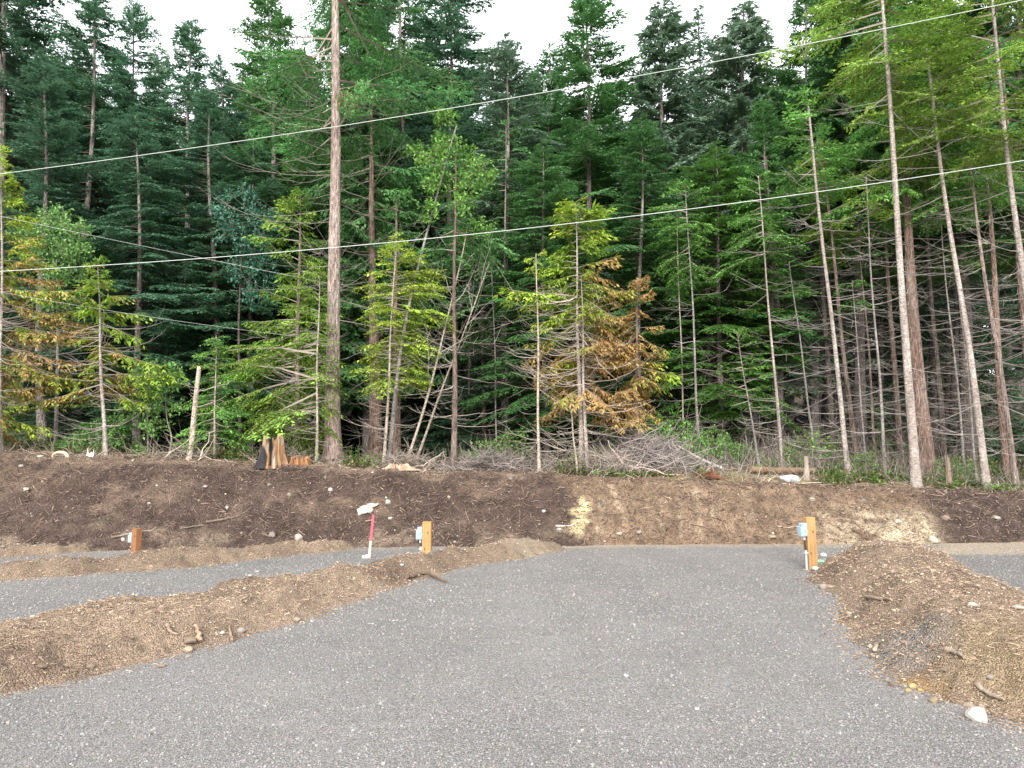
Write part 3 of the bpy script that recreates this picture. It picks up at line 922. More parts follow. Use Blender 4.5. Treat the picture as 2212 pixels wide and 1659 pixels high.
tree('fir_tree', 'big fir with a thick straight reddish trunk and long bare dead branches, left of centre', 'fir', 719, 17.2, (726, -620), .40, 'fir', 'fir', 300, 3.2, 'green', dead_py=(690, 150), ndead=70, dlen=2.6,
     dcol=(.27, .235, .205), dcurve=.25, dpitch=-10, per_m=8, shape=.42, bot_pitch=-2, d1=.05, flare=.35, sub=7, seed=1)
tree('hemlock_tree', 'bright yellow-green young hemlock on a thin pole, right of the big reddish trunk', 'hemlock', 829, 16.8, (858, 512), .085, 'tan', 'hemlock', 830, 1.45, 'lime', dead_py=(985, 740), ndead=50, dlen=1.0, per_m=22, bot_pitch=0, side=(0.2, .25), seed=2, d1=.012)
tree('hemlock_tree', 'yellow-green hemlock on a thin pale stem, close left of the big reddish trunk', 'hemlock', 683, 16.6, (692, 588), .075, 'tan', 'hemlock', 935, 1.5, 'olive', dead_py=(960, 700), ndead=70, dlen=1.1, per_m=15, shape=.6, side=(3.3, .7), seed=3, d1=.012)
tree('cedar_tree', 'feathery yellow-green cedar behind, left of the big reddish trunk', 'cedar', 640, 19.2, (652, 415), .2, 'brown', 'cedar', 900, 1.7, ((.11, .24, .04), (.27, .38, .065)), dead_py=(970, 800), ndead=50, per_m=12, shape=.55, side=(3.14, .25), seed=4, bot_pitch=-5)
tree('hemlock_tree', 'small young hemlock with a thin straight stem, between the broken pole and the burnt stump', 'hemlock', 463, 16.4, (469, 722), .052, 'tan', 'hemlock', 950, .98, 'mid', per_m=22, shape=.8, seed=5, d1=.01, dead_py=(970, 900), ndead=12, dlen=.5, top_pitch=30, bot_pitch=0)
tree('cedar_tree', 'yellowing cedar with rusty lower sprays on a thin pale trunk, second from the left edge', 'cedar', 228, 16.4, (207, 560), .105, 'pale', 'cedar', 860, 1.35, ((.14, .27, .035), (.32, .43, .06)), dead_py=(960, 700), ndead=75, dlen=1.3, per_m=12, shape=.75, seed=6, d1=.014, bot_pitch=-5,
     colorfn=rust(lambda P: .56 * sstep(3.6, 2.2, P[..., 2]) * (P[..., 0] < .25)))
tree('cedar_tree', 'tall yellowing cedar cut by the left edge of the photo', 'cedar', 1, 16.2, (8, 335), .11, 'pale', 'cedar', 930, 1.35, ((.15, .27, .035), (.35, .44, .06)), dead_py=(960, 650), ndead=75, dlen=1.5, per_m=12, shape=.6, seed=7, d1=.014, bot_pitch=-5,
     colorfn=rust(lambda P: .50 * sstep(5.3, 3.2, P[..., 2])))
tree('cedar_tree', 'dying cedar at centre with a yellow-green top and rusty orange right side', 'cedar', 1256, 16.6, (1243, 432), .13, 'pale', 'cedar', 860, 1.85, ((.13, .26, .03), (.33, .43, .05)), dead_py=(1005, 640), ndead=110, dlen=1.75, dcurve=.45, dpitch=-18, per_m=17, shape=.55, seed=8, d1=.014, side=(0.0, .18),
     dcol=(.40, .34, .29), colorfn=rust(lambda P: .85 * sstep(-.1, .7, P[..., 0]) * sstep(5.9, 4.6, P[..., 2]) * sstep(2.2, 1.3, np.hypot(P[..., 0], P[..., 1]) * .8) + .7 * sstep(3.4, 2.5, P[..., 2])), sub=5)
tree('cedar_tree', 'rusty orange cedar crown on a thin stem, just right of the twin-stemmed dying cedar', 'cedar', 1372, 17.2, (1378, 600), .08, 'brown', 'cedar', 905, .9, ((.13, .26, .03), (.33, .43, .05)), dead_py=(985, 880), ndead=30, dlen=1.0, per_m=13, shape=.4, front=.75, seed=18, d1=.014,
     colorfn=rust(lambda P: .85 - .5 * sstep(.35, 1.0, P[..., 0])))
tree('cedar_tree', 'slimmer twin stem in front of the dying orange cedar, with a small pale green tip', 'cedar', 1268, 16.3, (1255, 590), .10, 'pale', 'cedar', 690, .75, ((.16, .24, .03), (.34, .38, .06)), dead_py=(1010, 660), ndead=60, dlen=1.5, dcurve=.45, dpitch=-18, per_m=11, seed=9, d1=.014, dcol=(.42, .36, .31))
tree('dead_tree', 'thin bare pale pole left of the dying orange cedar', 'dead tree', 1165, 16.2, (1158, 540), .075, 'tan', 'cedar', 600, .4, 'lime', dead_py=(980, 620), ndead=36, dlen=.9, per_m=8, seed=10, d1=.02)
tree('dead_tree', 'short leaning stem with broken tip just left of the twin-stemmed orange cedar', 'dead tree', 1247, 16.1, (1234, 885), .055, 'tan', dead_py=(1000, 900), ndead=10, dlen=.5, seed=11, d1=.02)
tree('alder_tree', 'slender leaning alder with pale trunk and a leafy top, right of the big reddish trunk', 'alder', 838, 17.0, (990, 265), .12, 'grey', dead_py=(700, 470), ndead=14, dlen=.9, bow=(-.25, 0), seed=12)
tree('dead_tree', 'leaning dead stem with a kinked top, right of the bright hemlock', 'dead tree', 875, 17.2, (1012, 480), .075, 'tan', dead_py=(900, 560), ndead=20, dlen=1.3, dcurve=.6, dpitch=25, bow=(.12, 0), seed=13, d1=.02, dcol=(.42, .38, .33))
tree('dead_tree', 'second leaning dead stem reaching right with forked twigs', 'dead tree', 893, 17.5, (1060, 560), .07, 'tan', dead_py=(880, 620), ndead=16, dlen=1.4, dcurve=.5, dpitch=30, seed=14, d1=.018, dcol=(.40, .36, .32))
tree('hemlock_tree', 'dark-barked hemlock whose lower trunk is stripped pale, centre left', 'hemlock', 980, 17.2, (986, 330), .16, 'brown', 'hemlock', 560, 1.3, 'green', dead_py=(930, 600), ndead=60, dlen=1.3, per_m=9, seed=15)
tree('cedar_tree', 'thick brown cedar trunk standing just right of the big reddish fir', 'cedar', 812, 20, (798, 130), .42, 'red', 'cedar', 560, 2.0, 'green', dead_py=(940, 520), ndead=70, dlen=2.0, per_m=8, seed=16)
tree('hemlock_tree', 'brown trunk in shade behind the bright yellow-green young hemlock', 'hemlock', 856, 18.6, (856, 420), .24, 'red', 'hemlock', 700, 1.3, 'green', dead_py=(960, 720), ndead=40, dlen=1.1, per_m=8, seed=17)
for i, (b, D, tx, ty, d, bk, cpy, lab) in enumerate([
    (1093, 20.5, 1093, 260, .12, 'grey', 560, 'grey mottled trunk with green crown, midway between dark-barked hemlock and bare pole'),
    (1045, 22.5, 1040, 330, .16, 'brown', 640, 'brown shaded trunk left of the grey mottled trunk near centre'),
    (1110, 23.5, 1103, 420, .14, 'brown', 700, 'brown shaded trunk right behind the grey mottled trunk near centre'),
    (1075, 19.5, 1062, 560, .05, 'grey', 680, 'very thin pale stem in the shade left of the grey mottled trunk'),
    (1010, 21.5, 1020, 470, .12, 'dark', 620, 'dark trunk in the shade right of the stripped hemlock')]):
    tree('hemlock_tree', lab, 'hemlock', b, D, (tx, ty), d, bk, 'hemlock', cpy, 1.4, 'green', dead_py=(950, cpy), ndead=45, dlen=1.2, per_m=8.5, seed=20 + i, dcol=(.2, .18, .16), d1=.02)

# slanting poles on the right
RP = [
 (1512, 18.6, (1480, 395), .085, 'grey', 600, 1.05, 'mid', 50, 'grey mottled pole with bushy green top, leftmost of the right-hand slanting poles'),
 (1478, 19.5, (1462, 470), .05, 'tan', 640, .8, 'mid', 25, 'very thin stem beside the leftmost slanting grey pole'),
 (1690, 18.0, (1636, 372), .095, 'pale', 560, 1.1, 'mid', 60, 'thin white-spotted pole with green top, left of the taller slanting poles'),
 (1765, 18.8, (1702, 560), .07, 'grey', 640, .7, 'mid', 35, 'thin grey pole slanting between the white-spotted pole and the fir with bright top'),
 (1832, 17.4, (1742, 222), .125, 'pale', 430, 1.25, 'mid', 75, 'slanting pale fir pole with a bright green pointed top, right half'),
 (1852, 19.4, (1772, 330), .15, 'brown', 560, 1.2, 'olive', 60, 'brown slanting trunk close behind the pale fir pole with the bright top'),
 (1912, 17.2, (1871, 370), .085, 'grey', 470, .9, 'olive', 55, 'thin straight grey pole left of the tall pinkish pole'),
 (1979, 16.6, (1880, -190), .215, 'pale', 210, 2.3, 'olive', 60, 'tall pinkish pale pole with yellow-green boughs high up, front right'),
 (2002, 18.6, (1930, 60), .45, 'red', 420, 2.2, 'mid', 60, 'thick red-barked cedar trunk right behind the tall pinkish pole'),
 (2132, 16.8, (2000, 40), .175, 'pale', 330, 2.0, 'olive', 65, 'tall white-mottled slanting pole, second from the right edge'),
 (2268, 16.2, (2120, -110), .20, 'pale', 330, 2.2, 'olive', 60, 'white pole slanting out of the right edge of the photo'),
 (2196, 17.4, (2096, 330), .14, 'fir', 470, 1.4, 'mid', 55, 'grey-brown slanting trunk between the two white poles at the right edge'),
 (2178, 19.2, (2108, 150), .26, 'red', 430, 1.7, 'green', 55, 'reddish-brown trunk behind the poles at the right edge'),
 (2240, 20.2, (2150, 100), .26, 'brown', 430, 1.7, 'green', 40, 'dark brown trunk deepest among the right edge poles'),
 (2086, 18.6, (2020, 390), .07, 'grey', 480, .8, 'mid', 40, 'very thin grey pole left of the white-mottled slanting pole'),
 (2110, 18.2, (2068, 520), .06, 'grey', 560, .6, 'mid', 35, 'thin shaded stem close beside the foot of the white-mottled pole'),
 (1893, 19.6, (1850, 470), .09, 'brown', 560, .9, 'green', 40, 'shaded brown stem between the grey pole and the pale fir pole'),
 (1872, 18.0, (1838, 600), .05, 'grey', 660, .6, 'mid', 25, 'hair-thin grey stem left of the thin straight grey pole'),
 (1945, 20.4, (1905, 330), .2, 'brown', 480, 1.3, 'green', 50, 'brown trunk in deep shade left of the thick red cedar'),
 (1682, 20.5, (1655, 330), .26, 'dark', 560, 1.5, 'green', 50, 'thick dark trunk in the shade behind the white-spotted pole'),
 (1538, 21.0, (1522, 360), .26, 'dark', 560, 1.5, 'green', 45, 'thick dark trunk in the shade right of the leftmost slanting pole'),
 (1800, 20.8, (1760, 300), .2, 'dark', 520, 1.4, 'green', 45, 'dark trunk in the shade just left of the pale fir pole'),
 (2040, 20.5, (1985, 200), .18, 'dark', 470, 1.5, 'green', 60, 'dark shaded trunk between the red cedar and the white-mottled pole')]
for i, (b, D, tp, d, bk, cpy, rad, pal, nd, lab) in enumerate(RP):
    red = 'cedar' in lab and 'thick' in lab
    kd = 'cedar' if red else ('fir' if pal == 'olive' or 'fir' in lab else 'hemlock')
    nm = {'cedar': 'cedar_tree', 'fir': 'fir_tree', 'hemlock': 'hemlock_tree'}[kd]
    tree(nm, lab, kd, b, D, tp, d, bk, kd, cpy, rad, pal, dead_py=(985, cpy - 30), ndead=int(nd * .85), dlen=1.25 + .5 * (d > .12), dcol=(.27, .24, .22) if D < 18.9 else (.13, .115, .105), dcurve=.2, dpitch=-9,  # deeper trees: shade of the interior put into a darker dead-branch colour
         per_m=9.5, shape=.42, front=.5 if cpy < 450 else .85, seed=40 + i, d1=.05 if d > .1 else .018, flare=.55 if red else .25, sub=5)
tree('fir_sapling', 'small bright green leaning sapling between two thin slanting poles', 'sapling', 1640, 17.6, (1592, 712), .06, 'grey', 'fir', 850, .75, ((.07, .18, .035), (.15, .28, .06)), per_m=13, seed=90, d1=.012, shape=.6, bot_pitch=5, dead_py=(940, 850), ndead=12, dlen=.6)


# leafy broadleaf crowns
def leafy(mb, centres, radii, n, r, pal, size=.075):
    main, alt = np.array(pal[0]), np.array(pal[1])
    for c, rd in zip(centres, radii):
        nt = max(6, int(n * rd ** 1.5))
        # twigs carry the leaves, so the clumps stay ragged
        a = r.normal(size=(nt, 3)); a /= np.linalg.norm(a, axis=1, keepdims=True); a[:, 2] *= .75
        st = np.array(c) + a * (rd * r.uniform(.15, .75, (nt, 1)))
        dr = a + r.normal(0, .5, (nt, 3)); dr /= np.linalg.norm(dr, axis=1, keepdims=True)
        ln = r.uniform(.25, .55, nt) * min(1, rd * 1.4)
        m = 9
        q = np.linspace(.1, 1, m)
        O = st[:, None] + dr[:, None] * (ln[:, None] * q[None])[..., None]
        O = O.reshape(-1, 3) + r.normal(0, .03, (nt * m, 3))
        d = np.repeat(dr, m, 0) * .5 + r.normal(0, .6, (nt * m, 3)) + np.array([0, 0, -.25])
        d /= np.linalg.norm(d, axis=1, keepdims=True); d *= size * r.uniform(.7, 1.3, (nt * m, 1))
        w = np.cross(d, np.array([0, 0, 1]) + r.normal(0, .5, (nt * m, 3))); w /= np.linalg.norm(w, axis=1, keepdims=True) + 1e-9
        V, Fq = leaves(O, d, w * size * .62)
        wv = np.clip(r.random((nt, 1, 1)) * .8 + r.uniform(-.2, .4, (nt, m, 1)), 0, 1)
        C = (main * (1 - wv) + alt * wv) * np.exp(r.normal(0, .25, (nt, m, 1)))
        mb.add(V, Fq, np.repeat(np.clip(C, .01, .8).reshape(-1, 3), 4, 0), 0)
        P = np.stack([st, st + dr * ln[:, None] * .5, st + dr * ln[:, None]], 1)
        Vt, Ft = tubes(P, np.array([.005, .004, .002])[None] * np.ones((nt, 1)), 3)
        mb.add(Vt, Ft, (.2, .16, .12), 1)


def broadleaf(name, label, cat, stems, blobs, D, pal, n=60, size=.075, seed=0, d=.05, bark='grey'):
    """stems: lists of (px,py); blobs: (px,py,r[,dD])"""
    r = np.random.default_rng(700 + seed)
    b0 = stems[0][0]
    g = at(b0[0], b0[1], D); gz = tz(g[0], D)
    e = empty(name, (g[0], D, gz), label, cat)
    org = np.array([g[0], D, gz])
    for st in stems:
        P = np.array([at(p[0], p[1], D + (p[2] if len(p) > 2 else 0)) for p in st]) - org
        if st is stems[0]: P[0, 2] = -.15
        t = np.linspace(0, 1, len(P)); tt = np.linspace(0, 1, 14)
        Q = np.stack([np.interp(tt, t, P[:, i]) for i in range(3)], -1)
        Q[1:-1] = .25 * Q[:-2] + .5 * Q[1:-1] + .25 * Q[2:]
        V, Fq = tubes(Q[None], (d / 2 * (1 - .75 * tt) + .003)[None], 8)
        mb = MB(); mb.add(V, Fq, np.array(BARKS[bark][0]) * (1 + .2 * r.normal(size=(len(V), 1))))
        mb.obj('stem', M['pale_bark'], e, smooth=True)
    mb = MB()
    leafy(mb, [at(p[0], p[1], D + (p[3] if len(p) > 3 else r.normal(0, .25))) - org for p in blobs], [p[2] for p in blobs], n, r, pal, size)
    mb.obj('crown', [M['leaf'], M['twig']], e)
    return e


alder = [o for o in col.objects if o.name.startswith('alder_tree')][0]
r = np.random.default_rng(77); mb = MB()
org = np.array(alder.location)
bl = [(975, 320, .38), (940, 345, .42), (1010, 345, .4), (1045, 370, .35), (965, 385, .4), (1015, 400, .35), (930, 400, .3), (950, 300, .3), (1000, 440, .3), (925, 455, .3), (1040, 490, .32), (990, 505, .3), (960, 250, .35), (905, 330, .28)]
leafy(mb, [at(p[0], p[1], 17 + r.normal(0, .35)) - org for p in bl], [p[2] for p in bl], 170, r, ((.11, .28, .05), (.24, .42, .10)), .085)
mb.obj('crown', [M['leaf'], M['twig']], alder)

bigfir = [o for o in col.objects if o.get('label', '').startswith('big fir with')][0]
mb = MB(); og = np.array(bigfir.location)
leafy(mb, [at(744, 212, 17.05) - og, at(756, 222, 17.0) - og, at(740, 226, 17.0) - og], [.2, .17, .14], 500, np.random.default_rng(6), ((.16, .22, .07), (.30, .36, .14)), .05)
mb.obj('moss_clump', [M['leaf'], M['twig']], bigfir)
broadleaf('leafy_shrub', 'tall bright green leafy shrub, thin crooked stem, left of broken pole', 'shrub', [[(364, 975), (372, 945), (360, 905), (357, 850)], [(320, 975), (318, 880), (322, 800)]],
          [(325, 790, .24), (305, 815, .3), (340, 830, .32), (375, 800, .24), (388, 830, .22), (350, 870, .38), (300, 865, .35), (280, 900, .35), (330, 920, .35), (385, 880, .25), (270, 870, .25)], 17.3, PAL['leafy'], 170, .075, 1)
broadleaf('leafy_shrub', 'low green leafy shrub at the foot of the yellowing cedar, left side', 'shrub', [[(215, 985), (212, 930), (208, 905)]],
          [(200, 935, .3), (235, 920, .3), (180, 950, .28), (255, 945, .25), (150, 960, .25), (225, 960, .25), (285, 965, .25), (310, 975, .22)], 17.5, ((.10, .28, .06), (.22, .42, .11)), 240, .07, 2)
broadleaf('alder_tree', 'light green leafy alder behind the two yellowing cedars at left', 'alder', [[(120, 985), (125, 750), (122, 560)]],
          [(90, 485, .4), (130, 475, .45), (165, 500, .4), (110, 530, .5), (150, 545, .45), (80, 550, .35), (180, 540, .3), (125, 600, .4), (165, 590, .35), (60, 510, .3), (100, 640, .4), (150, 660, .4)], 18.6, ((.13, .30, .08), (.27, .45, .15)), 180, .085, 3, d=.1)
broadleaf('maple_tree', 'dark bluish broadleaf tree in the shade left of the feathery cedar', 'broadleaf tree', [[(520, 980), (515, 700), (525, 480)]],
          [(520, 430, .5), (560, 470, .5), (500, 500, .5), (545, 530, .5), (585, 500, .4), (520, 580, .5), (570, 580, .45), (550, 640, .4), (590, 640, .35), (480, 450, .4)], 20.2, ((.05, .17, .11), (.11, .27, .19)), 150, .09, 4, d=.1, bark='dark')
broadleaf('leafy_shrub', 'round bright green shrub behind the grey brush heap, right of the orange cedar', 'shrub', [[(1440, 985), (1440, 950), (1438, 930)]],
          [(1430, 925, .35), (1465, 915, .3), (1400, 940, .25), (1490, 945, .25), (1450, 955, .3), (1415, 905, .2)], 18.6, ((.11, .30, .05), (.22, .44, .10)), 200, .07, 5)
broadleaf('leafy_shrub', 'fresh green shrub right of the grey brush heap, above the fallen white pole', 'shrub', [[(1530, 990), (1530, 960), (1528, 940)]],
          [(1510, 950, .3), (1545, 940, .3), (1575, 960, .28), (1490, 970, .25), (1600, 975, .25), (1535, 970, .3)], 18.0, ((.10, .27, .05), (.2, .4, .09)), 200, .065, 7)
broadleaf('leafy_shrub', 'low fresh green shrub behind the twin stems of the orange cedar', 'shrub', [[(1300, 1005), (1302, 985), (1300, 970)]],
          [(1290, 975, .25), (1325, 970, .25), (1255, 985, .22), (1350, 985, .22)], 17.9, ((.09, .24, .05), (.18, .36, .08)), 180, .06, 8)
broadleaf('leafy_shrub', 'olive green shrub low between the grey mottled trunk and the bare pole', 'shrub', [[(1090, 1010), (1090, 970), (1088, 950)]],
          [(1070, 965, .3), (1110, 950, .35), (1040, 975, .3), (1130, 985, .3), (1015, 985, .25), (1085, 990, .3)], 18.0, ((.10, .24, .05), (.2, .36, .08)), 180, .06, 6)
for i, (px_, py_, w_, lab) in enumerate([
    (1755, 950, .35, 'twiggy green huckleberry bush behind the short pale snag'), (1590, 975, .3, 'small green bush at the foot of the leaning sapling'),
    (1690, 985, .28, 'small green bush at the foot of the white-spotted pole'), (1865, 985, .25, 'small green bush beside the thin straight grey pole'),
    (2060, 1000, .28, 'sparse small bush right of the thick red cedar trunk'), (760, 985, .25, 'small dark bush just right of the big reddish trunk'), (640, 975, .22, 'small bush behind the reddish rotten log')]):
    broadleaf('low_bush', lab, 'bush', [[(px_, py_ + 40), (px_ + 3, py_ + 15), (px_, py_)]],
              [(px_ + dx, py_ + dy, w_) for dx, dy in ((0, 0), (30, 12), (-30, 14), (10, 28))], 17.9, ((.10, .23, .05), (.19, .34, .08)), 130, .055, 20 + i, d=.02)


# ------------------------------------------------------------------ ferns
def fern(px, py, size, label, seed):
    r = np.random.default_rng(seed)
    p = hit(px, py) if py > 1000 else None
    if p is None or p[1] > 30: p = at(px, py, 17); p[2] = tz(p[0], 17)
    e = empty('fern', p, label, 'fern', 'ferns along the top of the bank')
    n = 11
    for k in range(n):
        az = k * 2.4 + r.normal(0, .3); ln = size * r.uniform(.7, 1.15); el = r.uniform(.5, 1.1)
        t = np.linspace(0, 1, 16)
        x = ln * t * math.cos(el) + ln * .25 * t ** 2; z = ln * t * math.sin(el) - ln * .55 * t ** 2.4
        P = np.stack([x * math.cos(az), x * math.sin(az), z], -1)
        mb = MB(); V, Fq = tubes(P[None], (.006 * (1 - .8 * t) + .001)[None], 3); mb.add(V, Fq, (.12, .16, .04), 1)
        sdv = np.array([-math.sin(az), math.cos(az), 0])
        for s in (-1, 1):
            L_ = (ln * .26 * np.sin(math.pi * np.clip(t * .92 + .08, 0, 1)) + .01)
            d = (sdv * s + np.array([math.cos(az), math.sin(az), 0]) * .35)[None] * L_[:, None]; d[:, 2] -= L_ * .25
            w = np.gradient(P, axis=0) * .9
            V, Fq = leaves(P, d, w); c = np.array([.09, .24, .05]) * np.exp(r.normal(0, .25, (len(P), 1)))
            mb.add(V, Fq, np.repeat(c, 4, 0), 0)
        mb.obj('frond', [M['leaf'], M['twig']], e)


fern(1478, 1002, .55, 'large bright green fern beside the grey brush heap', 1)
fern(1580, 1003, .42, 'upright yellow-green fern below the leaning sapling', 2)
fern(1822, 1012, .4, 'green fern left of the foot of the slanting pale fir pole', 3)
fern(1795, 1024, .32, 'small fern low on the lip right of the white boulder', 4)
fern(1935, 1020, .35, 'green fern left of the foot of the tall pinkish pole', 5)
fern(2085, 1045, .42, 'broad bright fern at the foot of the white-mottled pole', 6)
fern(2050, 1042, .38, 'low bright fern between the pinkish pole and the white-mottled pole', 7)
fern(2200, 1055, .4, 'bright fern cut by the right edge of the photo', 8)
fern(1628, 1012, .3, 'small fern above the rotten mossy log', 9)

# ------------------------------------------------------------------ brush and ground litter at the forest edge
def brush(n, xr, br, length, colr, r, up=.9, rad=.006, pile=None):
    x = r.uniform(*xr, n); y = crest(x) + .35 + r.uniform(*br, n); z = terrain(x, y)
    az = r.uniform(0, 6.28, n); el = np.clip(r.normal(up, .45, n), .02, 1.5)
    ln = length * np.exp(r.normal(0, .35, n))
    d = np.stack([np.cos(az) * np.cos(el), np.sin(az) * np.cos(el), np.sin(el)], -1)
    t = np.linspace(0, 1, 6)
    kink = r.normal(0, .09, (n, 6, 3)) * t[None, :, None]
    P = np.stack([x, y, z], -1)[:, None] + ln[:, None, None] * (d[:, None] * t[None, :, None] + kink)
    P[..., 2] -= .2 * ln[:, None] * t[None] ** 2
    if pile is not None: P[..., 2] += pile(x, y)[:, None]
    V, Fq = tubes(P, rad * np.exp(r.normal(0, .3, (n, 1))) * (1 - .75 * t)[None], 3)
    c = np.array(colr) * np.exp(r.normal(0, .3, (n, 1)))
    return V, Fq, np.repeat(c, 18, 0)


r = np.random.default_rng(55)
mb = MB()
mb.add(*brush(2000, (1.6, 13), (.2, 5), .62, (.21, .175, .155), r))
mb.add(*brush(1100, (2.0, 11), (1.0, 7), .95, (.19, .16, .14), r, 1.15))
mb.add(*brush(900, (-1.6, 2.4), (.3, 2.2), .5, (.2, .165, .14), r))
mb.add(*brush(700, (-12, -1.6), (.3, 2.5), .45, (.22, .18, .15), r))
mb.add(*brush(900, (-12, 13), (-.2, .6), .35, (.38, .31, .25), r, .15))
tag(mb.obj('brush', M['twig']), 'tangle of bare grey twigs along the top of the bank', 'brush', kind='stuff')


def heap(label, px, py, D, w, h, n, colr, seed):
    r = np.random.default_rng(seed)
    c = at(px, py, D); gz = tz(c[0], D)
    e = empty('brush_heap', (c[0], D, gz), label, 'brush heap', 'heaps of cut brush on the bank')
    x = r.normal(0, w * .42, n); y = r.normal(0, w * .3, n)
    hh = h * np.exp(-(x / w) ** 2 * 2.5) * r.uniform(0, 1, n)
    az = r.normal(.4, .8, n) + math.pi * r.integers(0, 2, n); el = r.normal(.25, .35, n); ln = np.exp(r.normal(math.log(.7), .4, n))
    d = np.stack([np.cos(az) * np.cos(el), np.sin(az) * .6 * np.cos(el), np.sin(el)], -1)
    t = np.linspace(-.5, .5, 7)
    P = np.stack([x, y, hh], -1)[:, None] + ln[:, None, None] * d[:, None] * t[None, :, None] + r.normal(0, .025, (n, 7, 3))
    P[..., 2] += ln[:, None] * (t[None] ** 2) * r.normal(.3, .4, (n, 1))
    P[..., 2] = np.maximum(P[..., 2], -.05)
    V, Fq = tubes(P, (.007 * np.exp(r.normal(0, .35, (n, 1)))) * (1 - .5 * np.abs(t) * 2)[None], 4)
    mb = MB(); mb.add(V, Fq, np.repeat(np.array(colr) * np.exp(r.normal(0, .3, (n, 1))), 28, 0))
    mb.obj('twigs', M['twig'], e)


heap('large heap of grey cut branches right of the orange cedar', 1400, 1005, 17.0, 1.5, .75, 520, (.27, .235, .22), 1)
heap('low heap of dark grey twigs between the stripped hemlock and the bare pole', 1065, 1015, 16.4, 1.1, .4, 300, (.20, .17, .155), 2)
heap('loose heap of brown branches at the foot of the orange cedar', 1325, 1020, 16.6, 1.0, .35, 220, (.36, .30, .26), 3)
heap('small heap of pale sticks beside the burnt stump', 625, 1000, 16.3, .5, .25, 70, (.32, .26, .21), 4)
heap('small heap of thin sticks at the foot of the broken pole', 400, 985, 16.0, .6, .2, 70, (.28, .235, .19), 5)
heap('loose heap of twigs around the foot of the bright yellow-green hemlock', 880, 1005, 16.6, .9, .3, 110, (.24, .2, .17), 6)

# low leaves and litter as ground cover
n = 26000
r = np.random.default_rng(8)
x = r.uniform(-13, 15, n); y = crest(x) + .35 + .5 * vnoise(x * 1.3, x * 0, 2) + 5.5 * r.random(n) ** 1.1
k = fbm(x, y, .8, 3, 5) + .02 * (x > 2.5) - .1 * (x < -1) > .06
x, y = x[k], y[k]; n = len(x); z = terrain(x, y)
m = 5
hgt = .03 + .3 * r.random(n) * sstep(0, .4, fbm(x, y, 1.0, 2, 2) + .3)
O = np.repeat(np.stack([x, y, z], -1), m, 0) + r.normal(0, .06, (n * m, 3)); O[:, 2] = np.repeat(z, m) + np.abs(r.normal(0, 1, n * m)) * np.repeat(hgt, m) * .6
d = r.normal(0, 1, (n * m, 3)); d[:, 2] = np.abs(d[:, 2]) * .5; d /= np.linalg.norm(d, axis=1, keepdims=True); d *= r.uniform(.05, .11, (n * m, 1))
w = np.cross(d, [0.1, .1, 1]); w /= np.linalg.norm(w, axis=1, keepdims=True) + 1e-9
V, Fq = leaves(O, d, w * .05)
wv = r.random((n, 1)); c = np.array([.07, .19, .04]) * (1 - wv) + np.array([.17, .30, .07]) * wv
yl = r.random((n, 1)) < .38; c = np.where(yl, np.array([.24, .19, .09]), c) * np.exp(r.normal(0, .25, (n, 1)))
mb = MB(); mb.add(V, Fq, np.repeat(c, 4 * m, 0))
tag(mb.obj('undergrowth', M['leaf']), 'low green and yellowish plants covering the top of the bank', 'undergrowth', kind='stuff')


# ------------------------------------------------------------------ rocks
def rock_mesh(seed, facets=11, rough=.22, sub=3):
    r = np.random.default_rng(seed)
    bm = bmesh.new(); bmesh.ops.create_icosphere(bm, subdivisions=sub, radius=1)
    V = np.array([v.co[:] for v in bm.verts]); Fc = np.array([[v.index for v in f.verts] for f in bm.faces]); bm.free()
    for _ in range(facets):
        nrm = r.normal(size=3); nrm /= np.linalg.norm(nrm); dd = r.uniform(.62, .88)
        s = V @ nrm; V = V - np.maximum(s - dd, 0)[:, None] * nrm * .85
    V *= (1 + rough * fbm(V[:, 0] * 1.5 + seed, V[:, 1] * 1.5 + V[:, 2] * 1.7, 1.3, 3, seed))[:, None]
    return V, Fc


def rock(px, py, w, h, label, colr, seed, sink=.35, pos=None, name='rock', deep=1.0, group=None, bury=0.0, flat=False):
    """w, h in pixels of the photo frame"""
    p = hit(px, py + h * .3) if pos is None else pos
    sc_ = p[1] / F
    V, Fc = rock_mesh(seed, 16, .08, 4) if flat else rock_mesh(seed)
    r = np.random.default_rng(seed)
    a = r.uniform(0, 6.28); ca, sa = math.cos(a), math.sin(a)
    V = np.stack([V[:, 0] * ca - V[:, 1] * sa, V[:, 0] * sa + V[:, 1] * ca, V[:, 2]], -1)
    V = V / np.abs(V).max(0)
    V *= np.array([w * sc_ / 2, w * sc_ / 2 * .8 * deep, h * sc_ / 2])
    c = .66 * np.array(colr) * (1 + .35 * fbm(V[:, 0] * 9, V[:, 2] * 9 + V[:, 1] * 5, 1, 3, seed))[:, None]
    mb = MB(); mb.add(V, Fc, np.clip(c, .02, .85))
    o = mb.obj(name, M['stone'], loc=(p[0], p[1] + bury, p[2] + h * sc_ * (.5 - sink)), smooth=False)
    tag(o, label, 'rock' if name == 'rock' else name, group)
    if not flat:
        for pl in o.data.polygons: pl.use_smooth = True
    return o


WHT, GRY, TAN_, BRN = (.58, .54, .45), (.33, .29, .255), (.48, .38, .27), (.26, .19, .14)
rock(2112, 1547, 44, 32, 'white angular stone at the gravel edge in the lower right corner', (.66, .62, .55), 1, .2, name='boulder', flat=True)
